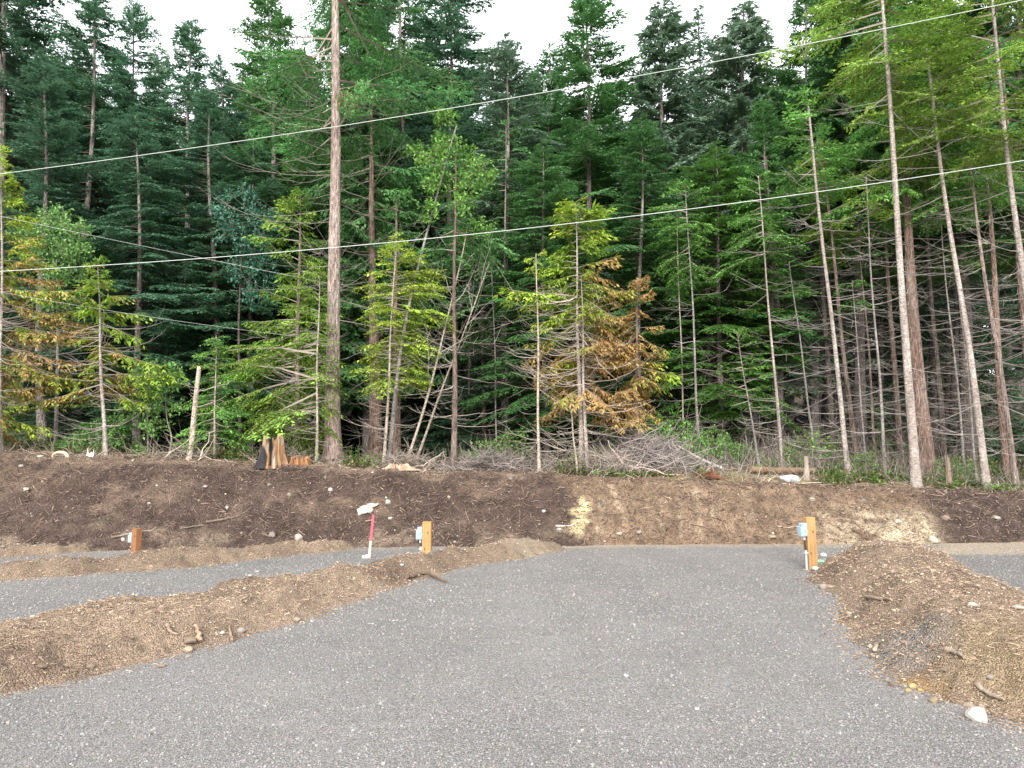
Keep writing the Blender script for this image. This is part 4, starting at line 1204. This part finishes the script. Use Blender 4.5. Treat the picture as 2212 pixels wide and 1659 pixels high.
# pale patch of rock laid bare in the bank above the stake
p = hit(794, 1100); s_ = p[1] / F
r = np.random.default_rng(4)
out = [(772, 1101), (776, 1097), (786, 1091), (800, 1089), (817, 1087), (816, 1091), (805, 1097), (807, 1101), (803, 1106), (790, 1108), (779, 1111), (775, 1108)]
pts = np.array([at(a, b, p[1]) for a, b in out]) - p
pts = np.concatenate([pts + (np.roll(pts, -1, 0) - pts) * f_ + r.normal(0, .004, pts.shape) for f_ in (0, .5)], 1).reshape(-1, 3)
n = len(pts); cen = pts.mean(0)
ring = [pts * [1.05, 1, 1.05] + [0, .3, 0], pts, cen + (pts - cen) * .8 + [0, -.035, 0], cen + (pts - cen) * .35 + [0, -.05, 0]]
ring = [q + r.normal(0, .006, q.shape) for q in ring]
slope = np.array([[0, (q_[2]) * .9, 0] for q_ in np.concatenate(ring)])
V = np.concatenate(ring) + slope + [0, -.05, 0]
V = np.concatenate([V, (cen + [0, -.1, 0])[None]])
fs = [(k * n + i, k * n + (i + 1) % n, (k + 1) * n + (i + 1) % n, (k + 1) * n + i) for k in range(3) for i in range(n)]
mb = MB(); mb.add(V, fs, np.clip(np.array([.56, .50, .36]) * (1 + .15 * r.normal(size=(len(V), 1))), .4, .88)); mb.f.append((np.array([(3 * n + i, 3 * n + (i + 1) % n, 4 * n) for i in range(n)]), 0))
tag(mb.obj('boulder', M['stone'], loc=p), 'cream white boulder laid bare in the dark bank above the red stake', 'boulder')
_p = at(1706, 1036, 15.75); _p[2] = tz(_p[0], 15.75)
rock(1706, 1031, 46, 22, 'white boulder with a dark patch, beside the rotten log on top of the bank', (.95, .95, .95), 5, .25, pos=_p, name='boulder', flat=True)
ROCKS = [
 (56, 1057, 15, 10, 'bright white stone high on the dark bank at far left', WHT), (443, 1051, 12, 7, 'small white stone high in the bank, below the young hemlock', WHT),
 (322, 1088, 8, 7, 'small cream stone in the bank straight above the left post', WHT), (581, 1047, 10, 9, 'grey stone in the bank below the burnt stump', GRY),
 (714, 1057, 11, 9, 'pale stone in the bank below the big reddish trunk', (.6, .57, .53)), (46, 1006, 13, 8, 'pale stone near the lip of the bank at far left', GRY),
 (587, 1156, 18, 13, 'grey rounded stone at the foot of the bank between the left post and the stake', GRY), (644, 1161, 20, 18, 'pale pointed stone at the foot of the bank, left of the stake', (.5, .45, .4)),
 (266, 1166, 9, 9, 'round pale stone just left of the grey meter box on the left post', (.6, .55, .48)), (8, 1182, 11, 7, 'pale stone on the far berm at the left edge', GRY),
 (405, 1402, 24, 15, 'tan stone at the gravel edge of the near left berm', TAN_), (409, 1386, 36, 18, 'large brown stone half buried in the face of the near left berm', (.34, .26, .19)),
 (481, 1369, 14, 8, 'white flat stone on the face of the near left berm', WHT), (641, 1338, 20, 12, 'rounded tan stone at the bottom of the near left berm', (.4, .32, .24)),
 (350, 1437, 18, 12, 'brown stone at the lower end of the near left berm', (.36, .28, .2)), (196, 1440, 20, 12, 'round brown clod at the lower left end of the near berm', BRN),
 (520, 1360, 22, 14, 'grey stone set low in the near left berm', (.4, .35, .3)), (700, 1245, 12, 6, 'grey stone on top of the near left berm, left of the middle post', GRY),
 (540, 1246, 10, 6, 'pale stone on the middle gravel lane edge', (.55, .5, .44)), (556, 1234, 11, 6, 'light stone beside the lane below the second berm', (.6, .56, .5)),
 (900, 1243, 16, 9, 'tan stone on the right end of the near left berm, below the middle post', TAN_),
 (2101, 1306, 28, 16, 'smooth pale oval stone on the right berm', (.55, .47, .39)), (2200, 1314, 24, 9, 'flat pale stone on the right berm at the edge of the photo', (.55, .48, .4)),
 (1779, 1267, 22, 16, 'grey-brown stone on the left shoulder of the right berm', (.4, .33, .27)), (1779, 1198, 15, 10, 'white stone on the ground behind the right post', (.75, .72, .68)),
 (1764, 1197, 14, 11, 'brown stone just behind the right post', (.4, .32, .25)), (1972, 1482, 17, 13, 'yellow clod at the gravel edge of the right berm', (.62, .46, .2)),
 (1962, 1492, 14, 11, 'smaller yellow clod beside the larger one at the gravel edge', (.6, .44, .2)), (1987, 1491, 14, 10, 'orange-yellow clod right of the other yellow clods', (.55, .36, .12)),
 (1931, 1478, 22, 16, 'dark brown stone left of the yellow clods', (.2, .15, .12)), (2044, 1447, 20, 14, 'brown stone on the right berm above the yellow clods', (.3, .22, .16)),
 (2018, 1512, 22, 16, 'olive brown stone right of the yellow clods', (.36, .28, .17)), (1953, 1390, 16, 9, 'flat brown stone in the middle of the right berm', (.33, .25, .19)),
 (2140, 1470, 18, 12, 'grey stone on the right berm above the white angular stone', (.42, .36, .31)), (2095, 1525, 26, 14, 'tan stone behind the white angular stone', (.38, .3, .22)),
 (2154, 1118, 17, 10, 'pale stone in the dark bank near the right edge', (.6, .55, .48)), (2043, 1120, 19, 13, 'brown stone where the pale bank turns dark at right', (.3, .23, .18)),
 (1755, 1079, 14, 9, 'pale stone high in the bank above the right post', (.52, .46, .38)), (1865, 1081, 12, 8, 'grey stone high in the pale part of the bank', GRY),
 (1939, 1126, 16, 12, 'rounded pale stone in the pale part of the bank', (.55, .5, .42)), (2016, 1166, 26, 17, 'light block of clay at the foot of the bank, right of the pale part', (.6, .54, .44)),
 (1668, 1160, 19, 9, 'tan stone at the foot of the bank left of the right post', TAN_), (1380, 1150, 14, 10, 'grey stone at the foot of the clay streak in the bank', GRY),
 (1338, 1152, 14, 8, 'pale stone at the foot of the clay streak', (.6, .54, .45)), (1175, 1106, 10, 8, 'pale stone in the dark bank left of the clay streak', (.6, .55, .5)),
 (1208, 1145, 12, 10, 'grey stone low in the dark bank left of the clay streak', (.5, .46, .42)), (1103, 1034, 11, 7, 'grey stone near the lip of the bank at centre', GRY),
 (838, 1085, 13, 13, 'grey stone right of the cream white boulder', (.45, .43, .4)), (843, 1119, 11, 8, 'pale chip of stone right of the top of the red stake', (.55, .52, .48)),
 (90, 1440, 24, 12, 'brown clod on the near berm near the left edge', (.27, .2, .14)), (1905, 1172, 10, 6, 'small grey stone on the crest of the right berm', GRY)]
for i, (px_, py_, w_, h_, lab, c_) in enumerate(ROCKS):
    rock(px_, py_, w_, h_, lab, c_, 10 + i)
# the small white litter lying on the lanes
for i, (px_, py_, w_, h_, lab) in enumerate([(868, 1222, 9, 5, 'scrap of white litter beside the middle post'), (1352, 1461, 11, 7, 'white quartz chip lying in the open gravel'), (1762, 1229, 15, 9, 'crumpled white scrap at the foot of the right post')]):
    o = rock(px_, py_, w_, h_, lab, (.8, .8, .8), 90 + i, .1, name='white_scrap'); o['category'] = 'scrap'

# branches lying on berms and bank
def stick(pts, d, label, colr, lift=.01, name='stick', cat='stick', on=True):
    P = np.array([hit(*p) for p in pts]); P[:, 2] += d * .3 + lift
    o_ = P.mean(0).copy(); t = np.linspace(0, 1, len(P)); tt = np.linspace(0, 1, max(10, 3 * len(P)))
    Q = np.stack([np.interp(tt, t, P[:, i] - o_[i]) for i in range(3)], -1)
    Q += rng.normal(0, d * .12, Q.shape)
    V, Fq = tubes(Q[None], (d / 2 * (1 - .55 * tt))[None], 7)
    mb = MB(); mb.add(V, Fq, np.clip(np.array(colr) * (1 + .25 * rng.normal(size=(len(V), 1))), .03, .8))
    e_ = V.reshape(-1, 7, 3)
    for q in (e_[0], e_[-1]): mb.add(np.concatenate([q, q.mean(0)[None]]), [(i, (i + 1) % 7, 7) for i in range(7)], np.array(colr) * 1.1)
    return tag(mb.obj(name, M['cut_wood'], loc=o_, smooth=True), label, cat)


stick([(1200, 1139), (1215, 1141), (1232, 1139), (1243, 1136)], .035, 'pale curved root lying on the dark bank left of the clay streak', (.6, .53, .46))
stick([(878, 1252), (920, 1243), (965, 1262)], .06, 'dark root reaching from the near berm onto the gravel', (.16, .11, .08))
stick([(502, 1388), (498, 1373), (494, 1359)], .03, 'short brown stick leaning on the near left berm', (.28, .2, .14))
stick([(433, 1395), (428, 1372), (420, 1358)], .05, 'splintered stick standing out of the near left berm', (.36, .25, .17))
stick([(360, 1355), (368, 1372), (385, 1380)], .035, 'forked root on the face of the near left berm', (.32, .24, .18))
stick([(2040, 1412), (2060, 1420), (2082, 1428)], .045, 'short grey stick on the right berm', (.30, .235, .18))
stick([(1870, 1297), (1900, 1300), (1925, 1305)], .04, 'brown stick on the left side of the right berm', (.3, .22, .16))
stick([(1890, 1410), (1897, 1395), (1908, 1388)], .035, 'curved root piece on the middle of the right berm', (.45, .36, .28))
stick([(2110, 1492), (2140, 1508), (2170, 1520)], .04, 'straight stick on the right berm above the white angular stone', (.28, .22, .17))
stick([(1680, 1140), (1700, 1143), (1725, 1142)], .03, 'thin stick lying at the foot of the bank left of the right post', (.42, .33, .25))
stick([(445, 1132), (480, 1128), (515, 1118), (545, 1100)], .05, 'broken limb half buried low in the left bank', (.15, .115, .09), lift=.0)
stick([(240, 1165), (300, 1150), (400, 1143), (440, 1135)], .04, 'long grey root along the foot of the bank behind the left post', (.24, .20, .16), lift=.0)
stick([(1690, 1047), (1760, 1045), (1830, 1043)], .03, 'thin straight stick along the lip of the bank, right of the white boulder', (.45, .38, .3))

# fallen log
P = np.array([at(1622, 1027, 16.8), at(1690, 1020, 16.9), at(1762, 1013, 17.1)])
for q in P: q[2] = tz(q[0], q[1]) + .1
tt = np.linspace(0, 1, 16); Q = np.stack([np.interp(tt, [0, .5, 1], P[:, i]) for i in range(3)], -1); o_ = Q.mean(0)
V, Fq = tubes((Q - o_)[None], (.085 - .02 * tt + .012 * rng.normal(size=16))[None], 12)
c = np.array([.20, .135, .085]) * (1 + .5 * fbm(V[:, 0] * 3, V[:, 2] * 8, 1, 4, 2))[:, None]
mo = sstep(.03, .1, V[:, 2:3]) * .5; c = c * (1 - mo) + np.array([.16, .15, .05]) * mo
mb = MB(); mb.add(V, Fq, np.clip(c, .03, .7)); E_ = V.reshape(16, 12, 3)
for q in (E_[0], E_[-1]): mb.add(np.concatenate([q, q.mean(0)[None]]), [(i, (i + 1) % 12, 12) for i in range(12)], (.42, .25, .12))
tag(mb.obj('fallen_log', M['cut_wood'], loc=o_, smooth=True), 'rotten mossy log lying on top of the bank behind the white boulder', 'log')
# slanting white pole lying in the brush
P = np.array([at(1462, 962, 17.3), at(1520, 995, 17.0), at(1560, 1012, 16.8)]); P[:, 2] = [max(q[2], tz(q[0], q[1]) + .05) for q in P]
tt = np.linspace(0, 1, 12); Q = np.stack([np.interp(tt, [0, .5, 1], P[:, i]) for i in range(3)], -1); o_ = Q.mean(0)
V, Fq = tubes((Q - o_)[None], (.035 - .015 * tt[::-1])[None], 8); mb = MB(); mb.add(V, Fq, (.55, .5, .45))
tag(mb.obj('fallen_pole', M['pale_bark'], loc=o_, smooth=True), 'thin white fallen pole slanting through the brush right of the orange cedar', 'fallen pole')


# ------------------------------------------------------------------ stumps and snags
def stump(px, py_base, py_top, D, wb, wt, label, colf, seed, ragged=.16, sides=64, name='tree_stump', cat='stump', hollow=True, rootn=5):
    r = np.random.default_rng(seed)
    p = at(px, py_base, D); p[2] = tz(p[0], D) - .04
    H = at(px, py_top, D)[2] - p[2]
    th = np.arange(sides) / sides * 2 * math.pi
    K = 18; t = np.linspace(0, 1, K)
    flute = .10 * np.sin(th * rootn + r.uniform(0, 6)) + .06 * np.sin(th * (rootn * 2 + 1) + 1) + .06 * r.normal(size=sides)
    rad = (wb * (1 - t) ** 2.2 + wt * (1 - (1 - t) ** 2.2))[:, None] * (1 + flute[None] * (1.6 - t[:, None]))
    topn = H * (1 - ragged * np.abs(r.normal(size=sides)))
    Z = t[:, None] * topn[None]
    X = rad * np.cos(th)[None]; Y = rad * np.sin(th)[None]
    nzs = 1 + .16 * fbm(np.cos(th)[None] * 3 + seed, np.sin(th)[None] * 3 + Z * 2.2, 1.6, 4, seed)
    X = X * nzs - .10 * wb / .36 * np.clip(1 - t, 0, 1)[:, None] ** 3 * (np.cos(th)[None] < -.4); Y = Y * nzs
    V = np.stack([X, Y, Z], -1)
    # inner wall
    V2 = np.stack([X[-1] * .72, Y[-1] * .72, Z[-1] - .02], -1); V3 = np.stack([X[-1] * .5, Y[-1] * .5, np.full(sides, H * .55)], -1)
    A = np.concatenate([V, V2[None], V3[None]]); c = colf(A, th, t, H)
    i = np.arange((K + 2) * sides).reshape(K + 2, sides)
    f = np.stack([i[:-1], np.roll(i, -1, 1)[:-1], np.roll(i, -1, 1)[1:], i[1:]], -1).reshape(-1, 4)
    mb = MB(); mb.add(A.reshape(-1, 3), f, np.clip(c, .008, .8).reshape(-1, 3))
    o = mb.obj(name, M['cut_wood'], loc=p)
    return tag(o, label, cat)


def burnt(A, th, t, H):
    x = A[..., 0] / .2; zz = A[..., 2] / H; fr = (A[..., 1] < .05)
    nz = fbm(A[..., 0] * 8, A[..., 2] * 3 + A[..., 1] * 6, 1, 4, 3)
    c = np.array([.34, .20, .11]) * (1 + .7 * nz)[..., None]
    lit = sstep(.05, .3, fbm(A[..., 0] * 14, A[..., 2] * 2.5, 1, 3, 5))[..., None] * .8
    c = c * (1 - lit) + np.array([.50, .37, .26]) * lit
    # char: a band down the middle, widening to the left foot
    ch = sstep(.34, .2, np.abs(x - .12 + .06 * nz)) * sstep(.0, .12, zz) * sstep(.98, .9, zz + .1 * nz)
    ch2 = sstep(.55, .75, 1 - zz - (x + .1) * .55 + .2 * nz) * sstep(.02, -.1, x)
    ch = np.clip(np.maximum(ch, ch2 * sstep(.75, .6, zz)), 0, 1) * fr
    c = c * (1 - ch[..., None]) + np.array([.028, .026, .03]) * (1 + .8 * nz)[..., None] * ch[..., None]
    gl = sstep(.13, .07, np.abs(x - (-.04) - .06 * nz)) * sstep(.52, .42, zz) * fr
    c = c * (1 - gl[..., None]) + np.array([.46, .25, .09]) * (1 + .9 * nz)[..., None] * gl[..., None]
    gy = sstep(.12, .05, np.abs(x - .28 - .1 * (1 - zz))) * sstep(.6, .4, zz) * fr * .7
    c = c * (1 - gy[..., None]) + np.array([.22, .20, .21]) * gy[..., None]
    return c


stump(588, 1004, 939, 15.9, .29, .205, 'tall burnt stump with black char and orange wood on the lip of the bank', burnt, 3)
redw = lambda A, th, t, H: np.array([.33, .165, .08]) * (1 + .9 * fbm(A[..., 0] * 9, A[..., 2] * 4 + A[..., 1] * 5, 1, 4, 2))[..., None]
stump(648, 1006, 985, 16.0, .27, .19, 'low crumbling orange-red stump right of the burnt stump', redw, 5, .3)
stump(862, 1010, 1000, 16.2, .4, .2, 'flat splintered tan stump at the foot of the bright yellow-green hemlock', lambda A, th, t, H: np.array([.45, .31, .22]) * (1 + .8 * fbm(A[..., 0] * 9, A[..., 2] * 4 + A[..., 1] * 5, 1, 4, 2))[..., None], 6, .4)
stump(1527, 1030, 1016, 16.0, .36, .14, 'low heap of dark red rotten wood on the lip of the bank', lambda A, th, t, H: np.array([.14, .05, .032]) * (1 + .8 * fbm(A[..., 0] * 9, A[..., 2] * 4, 1, 4, 2))[..., None], 7, .4)
pal_w = lambda A, th, t, H: np.array([.30, .25, .21]) * (1 + .6 * fbm(A[..., 0] * 20, A[..., 2] * 3, 1, 3, 1))[..., None]
stump(1743, 1024, 984, 16.4, .075, .045, 'short pale broken snag just right of the white boulder', pal_w, 8, .15, 14, 'broken_snag', 'snag')
stump(2048, 1010, 980, 17.2, .06, .045, 'short broken snag right of the thick red cedar trunk', lambda A, th, t, H: np.array([.28, .2, .16]) * (1 + .6 * fbm(A[..., 0] * 20, A[..., 2] * 3, 1, 3, 1))[..., None], 9, .3, 14, 'broken_snag', 'snag')
# splintered white wood and curved root on the left lip
p = at(195, 978, 15.8); p[2] = tz(p[0], 15.8) - .03
mb = MB()
for (x0, x1, h, w) in ((-.05, -.06, .20, .035), (.0, .02, .13, .05), (.04, .075, .17, .03), (.0, -.02, .09, .07)):
    Q = np.array([[x0, 0, 0], [x0 * .5 + x1 * .5, .01, h * .5], [x1, .0, h]]); V, Fq = tubes(Q[None], np.array([w, w * .6, .004])[None], 6); mb.add(V, Fq, (.72, .64, .54))
tag(mb.obj('splintered_stub', M['cut_wood'], loc=p), 'small white splintered stub on the lip of the bank, left of the yellowing cedar trunk', 'stub')
a = np.linspace(0, math.pi, 14); p = at(130, 976, 15.8); p[2] = tz(p[0], 15.8)
Q = np.stack([.16 * np.cos(a) - .0, .02 * np.sin(a * 2), .13 * np.sin(a) - .03], -1); V, Fq = tubes(Q[None], (.045 - .025 * a / math.pi)[None], 8)
mb = MB(); mb.add(V, Fq, (.55, .42, .31)); tag(mb.obj('curved_root', M['cut_wood'], loc=p, smooth=True), 'pale arched root sticking out of the lip of the bank at far left', 'root')
rock(88, 972, 13, 8, 'white stone on the lip of the bank left of the arched root', WHT, 201, pos=at(88, 972, 15.6) * [1, 1, 0] + [0, 0, tz(at(88, 972, 15.6)[0], 15.6)])

# bare broken pole
D = 15.9
p = at(407, 990, D); p[2] = tz(p[0], D)
pts = np.array([at(407, 992, D), at(414, 960, D), at(419, 900, D), at(424, 850, D), at(430, 797, D)]) - p; pts[0, 2] = -.1
tt = np.linspace(0, 1, 20); Q = np.stack([np.interp(tt, np.linspace(0, 1, 5), pts[:, i]) for i in range(3)], -1)
Q[1:-1] = .25 * Q[:-2] + .5 * Q[1:-1] + .25 * Q[2:]
V, Fq = tubes(Q[None], (.062 - .018 * tt + .01 * np.exp(-tt * 12))[None], 12)
mb = MB(); mb.add(V, Fq, np.clip(np.array([.50, .42, .34]) * (1 + .2 * rng.normal(size=(len(V), 1))), .1, .8)); q = V.reshape(-1, 12, 3)[-1] + np.array([0, 0, .02]); q[:6, 2] += .04
mb.add(np.concatenate([V.reshape(-1, 12, 3)[-1], q]), [(i, (i + 1) % 12, 12 + (i + 1) % 12, 12 + i) for i in range(12)], (.62, .5, .38)); mb.add(np.concatenate([q, q.mean(0)[None]]), [(i, (i + 1) % 12, 12) for i in range(12)], (.62, .5, .38))
e = empty('broken_pole', p, 'bare pale tree pole snapped off at the top, standing left of the young hemlock', 'dead tree')
mb.obj('trunk', M['pale_bark'], e, smooth=True)
mb = MB(); ax_ = lambda z: np.stack([np.interp(z, Q[:, 2], Q[:, 0]), 0 * z, z], -1)
dead(mb, ax_, .3, 1.6, 12, .8, np.random.default_rng(9), (.45, .39, .33), .1, 10, 2)
mb.obj('dead_branches', M['twig'], e)


# ------------------------------------------------------------------ hookup posts
def bevel_obj(o, w=.006, seg=2):
    m = o.modifiers.new('bevel', 'BEVEL'); m.width = w; m.segments = seg; m.limit_method = 'ANGLE'
    return o


BLUE = (.33, .47, .58)


def hookup_post(px, py, D, top, w, rz, label, wood, boxdx, front=True, dark_side=False, lean=0.0, sc_=1.0, base_z=None):
    p = at(px, py, D) if D else ground_at(px, py)
    if D: p[2] = base_z if base_z is not None else tz(p[0], D)
    D = p[1]
    H = at(px, top, D)[2] - p[2]
    e = empty('hookup_post', p, label, 'post', 'wooden utility posts beside the gravel lanes')
    e.rotation_euler = (0, lean, rz)
    mb = MB(); h = w / 2
    zz = np.linspace(-.25, H, 14)
    V = np.array([[(sx * h, sy * h, z) for sx, sy in ((-1, -1), (1, -1), (1, 1), (-1, 1))] for z in zz]).reshape(-1, 3)
    i = np.arange(56).reshape(14, 4)
    f = np.stack([i[:-1], np.roll(i, -1, 1)[:-1], np.roll(i, -1, 1)[1:], i[1:]], -1).reshape(-1, 4)
    c = np.array(wood) * (1 + .35 * fbm(V[:, 2] * 2.2 + px, V[:, 0] * 3, 1, 3, 2))[:, None]
    mb.add(V, f, np.clip(c, .05, .8)); mb.add(V[-4:], [(0, 1, 2, 3)], np.array(wood) * 1.15)
    bevel_obj(mb.obj('timber', M['post_wood'], e), .005)
    # knots
    for kz, kx in ((H * .72, .02), (H * .3, -.03)):
        mb = MB(); t = np.linspace(0, 2 * math.pi, 12, endpoint=False)
        mb.add(np.concatenate([np.stack([kx + .012 * np.cos(t), np.full(12, -h - .0015), kz + .022 * np.sin(t)], -1), [[kx, -h - .004, kz]]]), [(i, (i + 1) % 12, 12) for i in range(12)], np.array(wood) * .45)
        mb.obj('knot', M['post_wood'], e)
    # box on the left side of the post
    bz = H - .26 * sc_; bx = -h - .10 * sc_; s = sc_
    mb = MB(); mb.box((bx - .005 * s, -.07 * s - boxdx, bz - .02 * s), (-h - .004, .05 * s - boxdx, bz + .13 * s), BLUE)
    mb.box((bx + .018 * s, -.068 * s - boxdx, bz + .132 * s), (-h - .004, .04 * s - boxdx, bz + .178 * s), np.array(BLUE) * 1.08)
    b = bevel_obj(mb.obj('meter_box', M['paint'], e), .01 * s, 3)
    mb = MB(); mb.box((bx + .005 * s, -.078 * s - boxdx, bz - .005 * s), (-h - .012 * s, -.0705 * s - boxdx, bz + .115 * s), np.array(BLUE) * .95)
    bevel_obj(mb.obj('front_cover', M['paint'], b), .003 * s)
    if front:
        mb = MB(); x0, x1 = -h - .05 * s, -h - .018 * s
        mb.box((x0, -.0805 * s - boxdx, bz + .025 * s), (x1, -.0785 * s - boxdx, bz + .09 * s), (.45, .80, .68))
        for k in range(3):
            mb.box((x0 + .003 * s, -.0815 * s - boxdx, bz + (.034 + .019 * k) * s), (x1 - (.003 + .004 * (k % 2)) * s, -.0806 * s - boxdx, bz + (.045 + .019 * k) * s), (.02, .55, .22))
        mb.obj('sticker', M['paint'], b)
    yc = -.02 * s - boxdx; xc = -h - .035 * s
    def pipe(nm, z0, z1, rr, colr, mat, x0=xc, x1=xc):
        Q = np.array([[x0 + (x1 - x0) * q, yc, z0 + (z1 - z0) * q] for q in np.linspace(0, 1, 6)])
        V, Fq = tubes(Q[None], np.full((1, 6), rr), 12); m_ = MB(); m_.add(V, Fq, colr); E_ = V.reshape(-1, 12, 3)
        for qq in (E_[0], E_[-1]): m_.add(np.concatenate([qq, qq.mean(0)[None]]), [(i, (i + 1) % 12, 12) for i in range(12)], colr)
        return m_.obj(nm, mat, e, smooth=False)
    pipe('box_fitting', bz - .075 * s, bz - .02 * s, .018 * s, (.46, .49, .51), M['paint'])
    zt = H * .36
    pipe('cable', zt - .02, bz - .07 * s, .011 * s, (.03, .028, .028), M['paint'], xc + .012 * s, xc)
    pc = pipe('conduit', -.2, zt, .020 * s, (.38, .40, .44), M['paint'], xc + .012 * s, xc + .012 * s)
    m_ = MB(); m_.box((xc - .02 * s, yc - .028 * s, zt - .05 * s), (-h - .001, yc + .022 * s, zt - .025 * s), (.4, .42, .45)); m_.obj('clamp', M['paint'], pc)
    return e


hookup_post(1753, 1227, None, 1117, .142, R(6), 'honey coloured wooden post at the right with a pale blue meter box and grey conduit', (.40, .235, .10), .02, lean=R(-1.2))
hookup_post(922, 1212, 12.2, 1127, .139, R(-2), 'golden wooden post in the middle with a pale blue meter box, behind the near berm', (.38, .215, .088), .0)
hookup_post(293, 1204, 13.0, 1142, .115, R(-26), 'reddish wooden post at the left with a pale blue meter box, on the second berm', (.29, .138, .063), .0, front=False, sc_=.85)

# green valve box lid beside the right post
p = ground_at(1771, 1222); p[2] = tz(p[0], p[1])
e = empty('valve_box', p, 'small green valve box lid in the gravel beside the right post', 'valve box', rz=R(-12))
mb = MB(); mb.box((-.13, -.09, -.05), (.13, .12, .06), (.10, .2, .15)); bevel_obj(mb.obj('box_body', M['paint'], e), .01)
mb = MB(); mb.box((-.12, -.085, .062), (.12, .11, .078), (.28, .5, .38)); bevel_obj(mb.obj('lid', M['paint'], e), .006)

# survey stake
p = ground_at(797, 1208); p[2] = tz(p[0], p[1]); tp = at(806.5, 1112, p[1]) - p
e = empty('survey_stake', p, 'leaning wooden survey stake painted red on its upper part', 'stake')
wd = .036; dx = tp[0]; Hs = tp[2]
def lath(z0, z1):
    V = []
    for z in (z0, z1):
        x = dx * z / Hs
        V += [(x - wd / 2, -.009, z), (x + wd / 2, -.009, z), (x + wd / 2, .009, z), (x - wd / 2, .009, z)]
    return V
bf = [(3, 2, 1, 0), (4, 5, 6, 7), (0, 1, 5, 4), (1, 2, 6, 5), (2, 3, 7, 6), (3, 0, 4, 7)]
mb = MB(); mb.add(lath(-.15, Hs * .40), bf, (.72, .56, .40)); mb.obj('bare_wood', M['post_wood'], e)
mb = MB(); mb.add(lath(Hs * .40, Hs), bf, (.72, .09, .13)); mb.obj('red_painted_top', M['paint'], e)
p2 = ground_at(791, 1205); p2[2] = tz(p2[0], p2[1])
mb = MB(); mb.box((-.055, -.03, -.01), (.055, .03, .035), (.8, .79, .77)); mb.box((.0, -.032, .0352), (.05, .02, .055), (.8, .79, .77))
tag(bevel_obj(mb.obj('white_block', M['stone'], loc=p2 + [0, -.06, 0]), .012), 'small white block on the gravel at the foot of the red stake', 'block')

# ------------------------------------------------------------------ overhead wires
def wire(pts, d, label, D0, D1, colr):
    px_ = np.array([p[0] for p in pts], float); py_ = np.array([p[1] for p in pts], float)
    c = np.polyfit(px_, py_, 2)
    q = np.linspace(px_[0], px_[-1], 60); yy = np.polyval(c, q)
    Dd = D0 + (D1 - D0) * (q - px_[0]) / (px_[-1] - px_[0])
    P = np.array([at(a, b, dd) for a, b, dd in zip(q, yy, Dd)]); o_ = P[30].copy()
    V, Fq = tubes((P - o_)[None], np.full((1, 60), d / 2), 8); mb = MB(); mb.add(V, Fq, colr)
    return tag(mb.obj('overhead_wire', M['wire'], loc=o_, smooth=True), label, 'wire')


wire([(-900, 470), (0, 375), (450, 322), (700, 283), (990, 236), (1230, 190), (1400, 156), (1640, 106), (2212, -8), (2900, -150)], .011, 'upper of the two thick pale wires crossing the whole photo', 14.0, 11.0, (.58, .62, .58))
wire([(-900, 615), (0, 580), (560, 553), (900, 522), (1106, 500), (1300, 473), (1640, 430), (1900, 392), (2212, 345), (2900, 225)], .011, 'lower of the two thick pale wires crossing the whole photo', 14.0, 11.5, (.60, .64, .60))
wire([(-500, 358), (41, 475), (243, 518), (422, 555), (560, 583), (716, 612)], .005, 'thin wire slanting down from the left edge to the big reddish trunk', 14.5, 17.3, (.62, .64, .62))
wire([(-500, 525), (238, 673), (400, 694), (562, 716), (708, 735)], .0045, 'lowest thin wire slanting down towards the foot of the feathery cedar', 14.5, 17.3, (.58, .6, .58))
wire([(-500, 820), (60, 823), (300, 825), (620, 826), (712, 827)], .008, 'dark level wire low behind the yellowing cedars', 17.2, 17.4, (.08, .10, .14))
# ------------------------------------------------------------------ light
W = bpy.data.worlds.new("World"); sc.world = W; W.use_nodes = True
nt = W.node_tree
for n_ in list(nt.nodes): nt.nodes.remove(n_)
out = N(nt, 'ShaderNodeOutputWorld'); bg = N(nt, 'ShaderNodeBackground')
bg.inputs['Strength'].default_value = 0.115
sky = N(nt, 'ShaderNodeTexSky'); sky.sky_type = 'NISHITA'; sky.sun_disc = False
EL, AZ = R(27), R(188)
sky.sun_elevation = EL; sky.sun_rotation = AZ; sky.dust_density = 4; sky.air_density = 1.0
tc = N(nt, 'ShaderNodeTexCoord'); mp = N(nt, 'ShaderNodeMapping'); mp.inputs['Scale'].default_value = (1, 1, 2.2)
L(nt, tc.outputs['Generated'], mp.inputs[0])
ns = N(nt, 'ShaderNodeTexNoise', i_Scale=2.2, i_Detail=6, i_Roughness=.55); L(nt, mp.outputs[0], ns.inputs['Vector'])
cl = ramp(nt, ns.outputs['Fac'], [(.3, (10.0, 10.4, 11.0)), (.7, (13.0, 13.2, 13.4))])
c = mixc(nt, 'MIX', .88, sky.outputs[0], cl)
L(nt, c, bg.inputs[0]); L(nt, bg.outputs[0], out.inputs[0])

sl = bpy.data.lights.new('sun', 'SUN'); sl.energy = 2.6; sl.angle = R(24); sl.color = (1, .96, .9)
so = bpy.data.objects.new('sun', sl); col.objects.link(so)
dirv = Vector((math.sin(AZ) * math.cos(EL), math.cos(AZ) * math.cos(EL), math.sin(EL)))
so.rotation_euler = dirv.to_track_quat('Z', 'Y').to_euler(); so.location = dirv * 60

vs = sc.view_settings
sc.display_settings.display_device = 'sRGB'
vs.view_transform = 'Standard'; vs.look = 'None'; vs.exposure = 0.93; vs.gamma = 1.0
sc.cycles.max_bounces = 6; sc.cycles.diffuse_bounces = 4; sc.cycles.glossy_bounces = 1; sc.cycles.transmission_bounces = 2
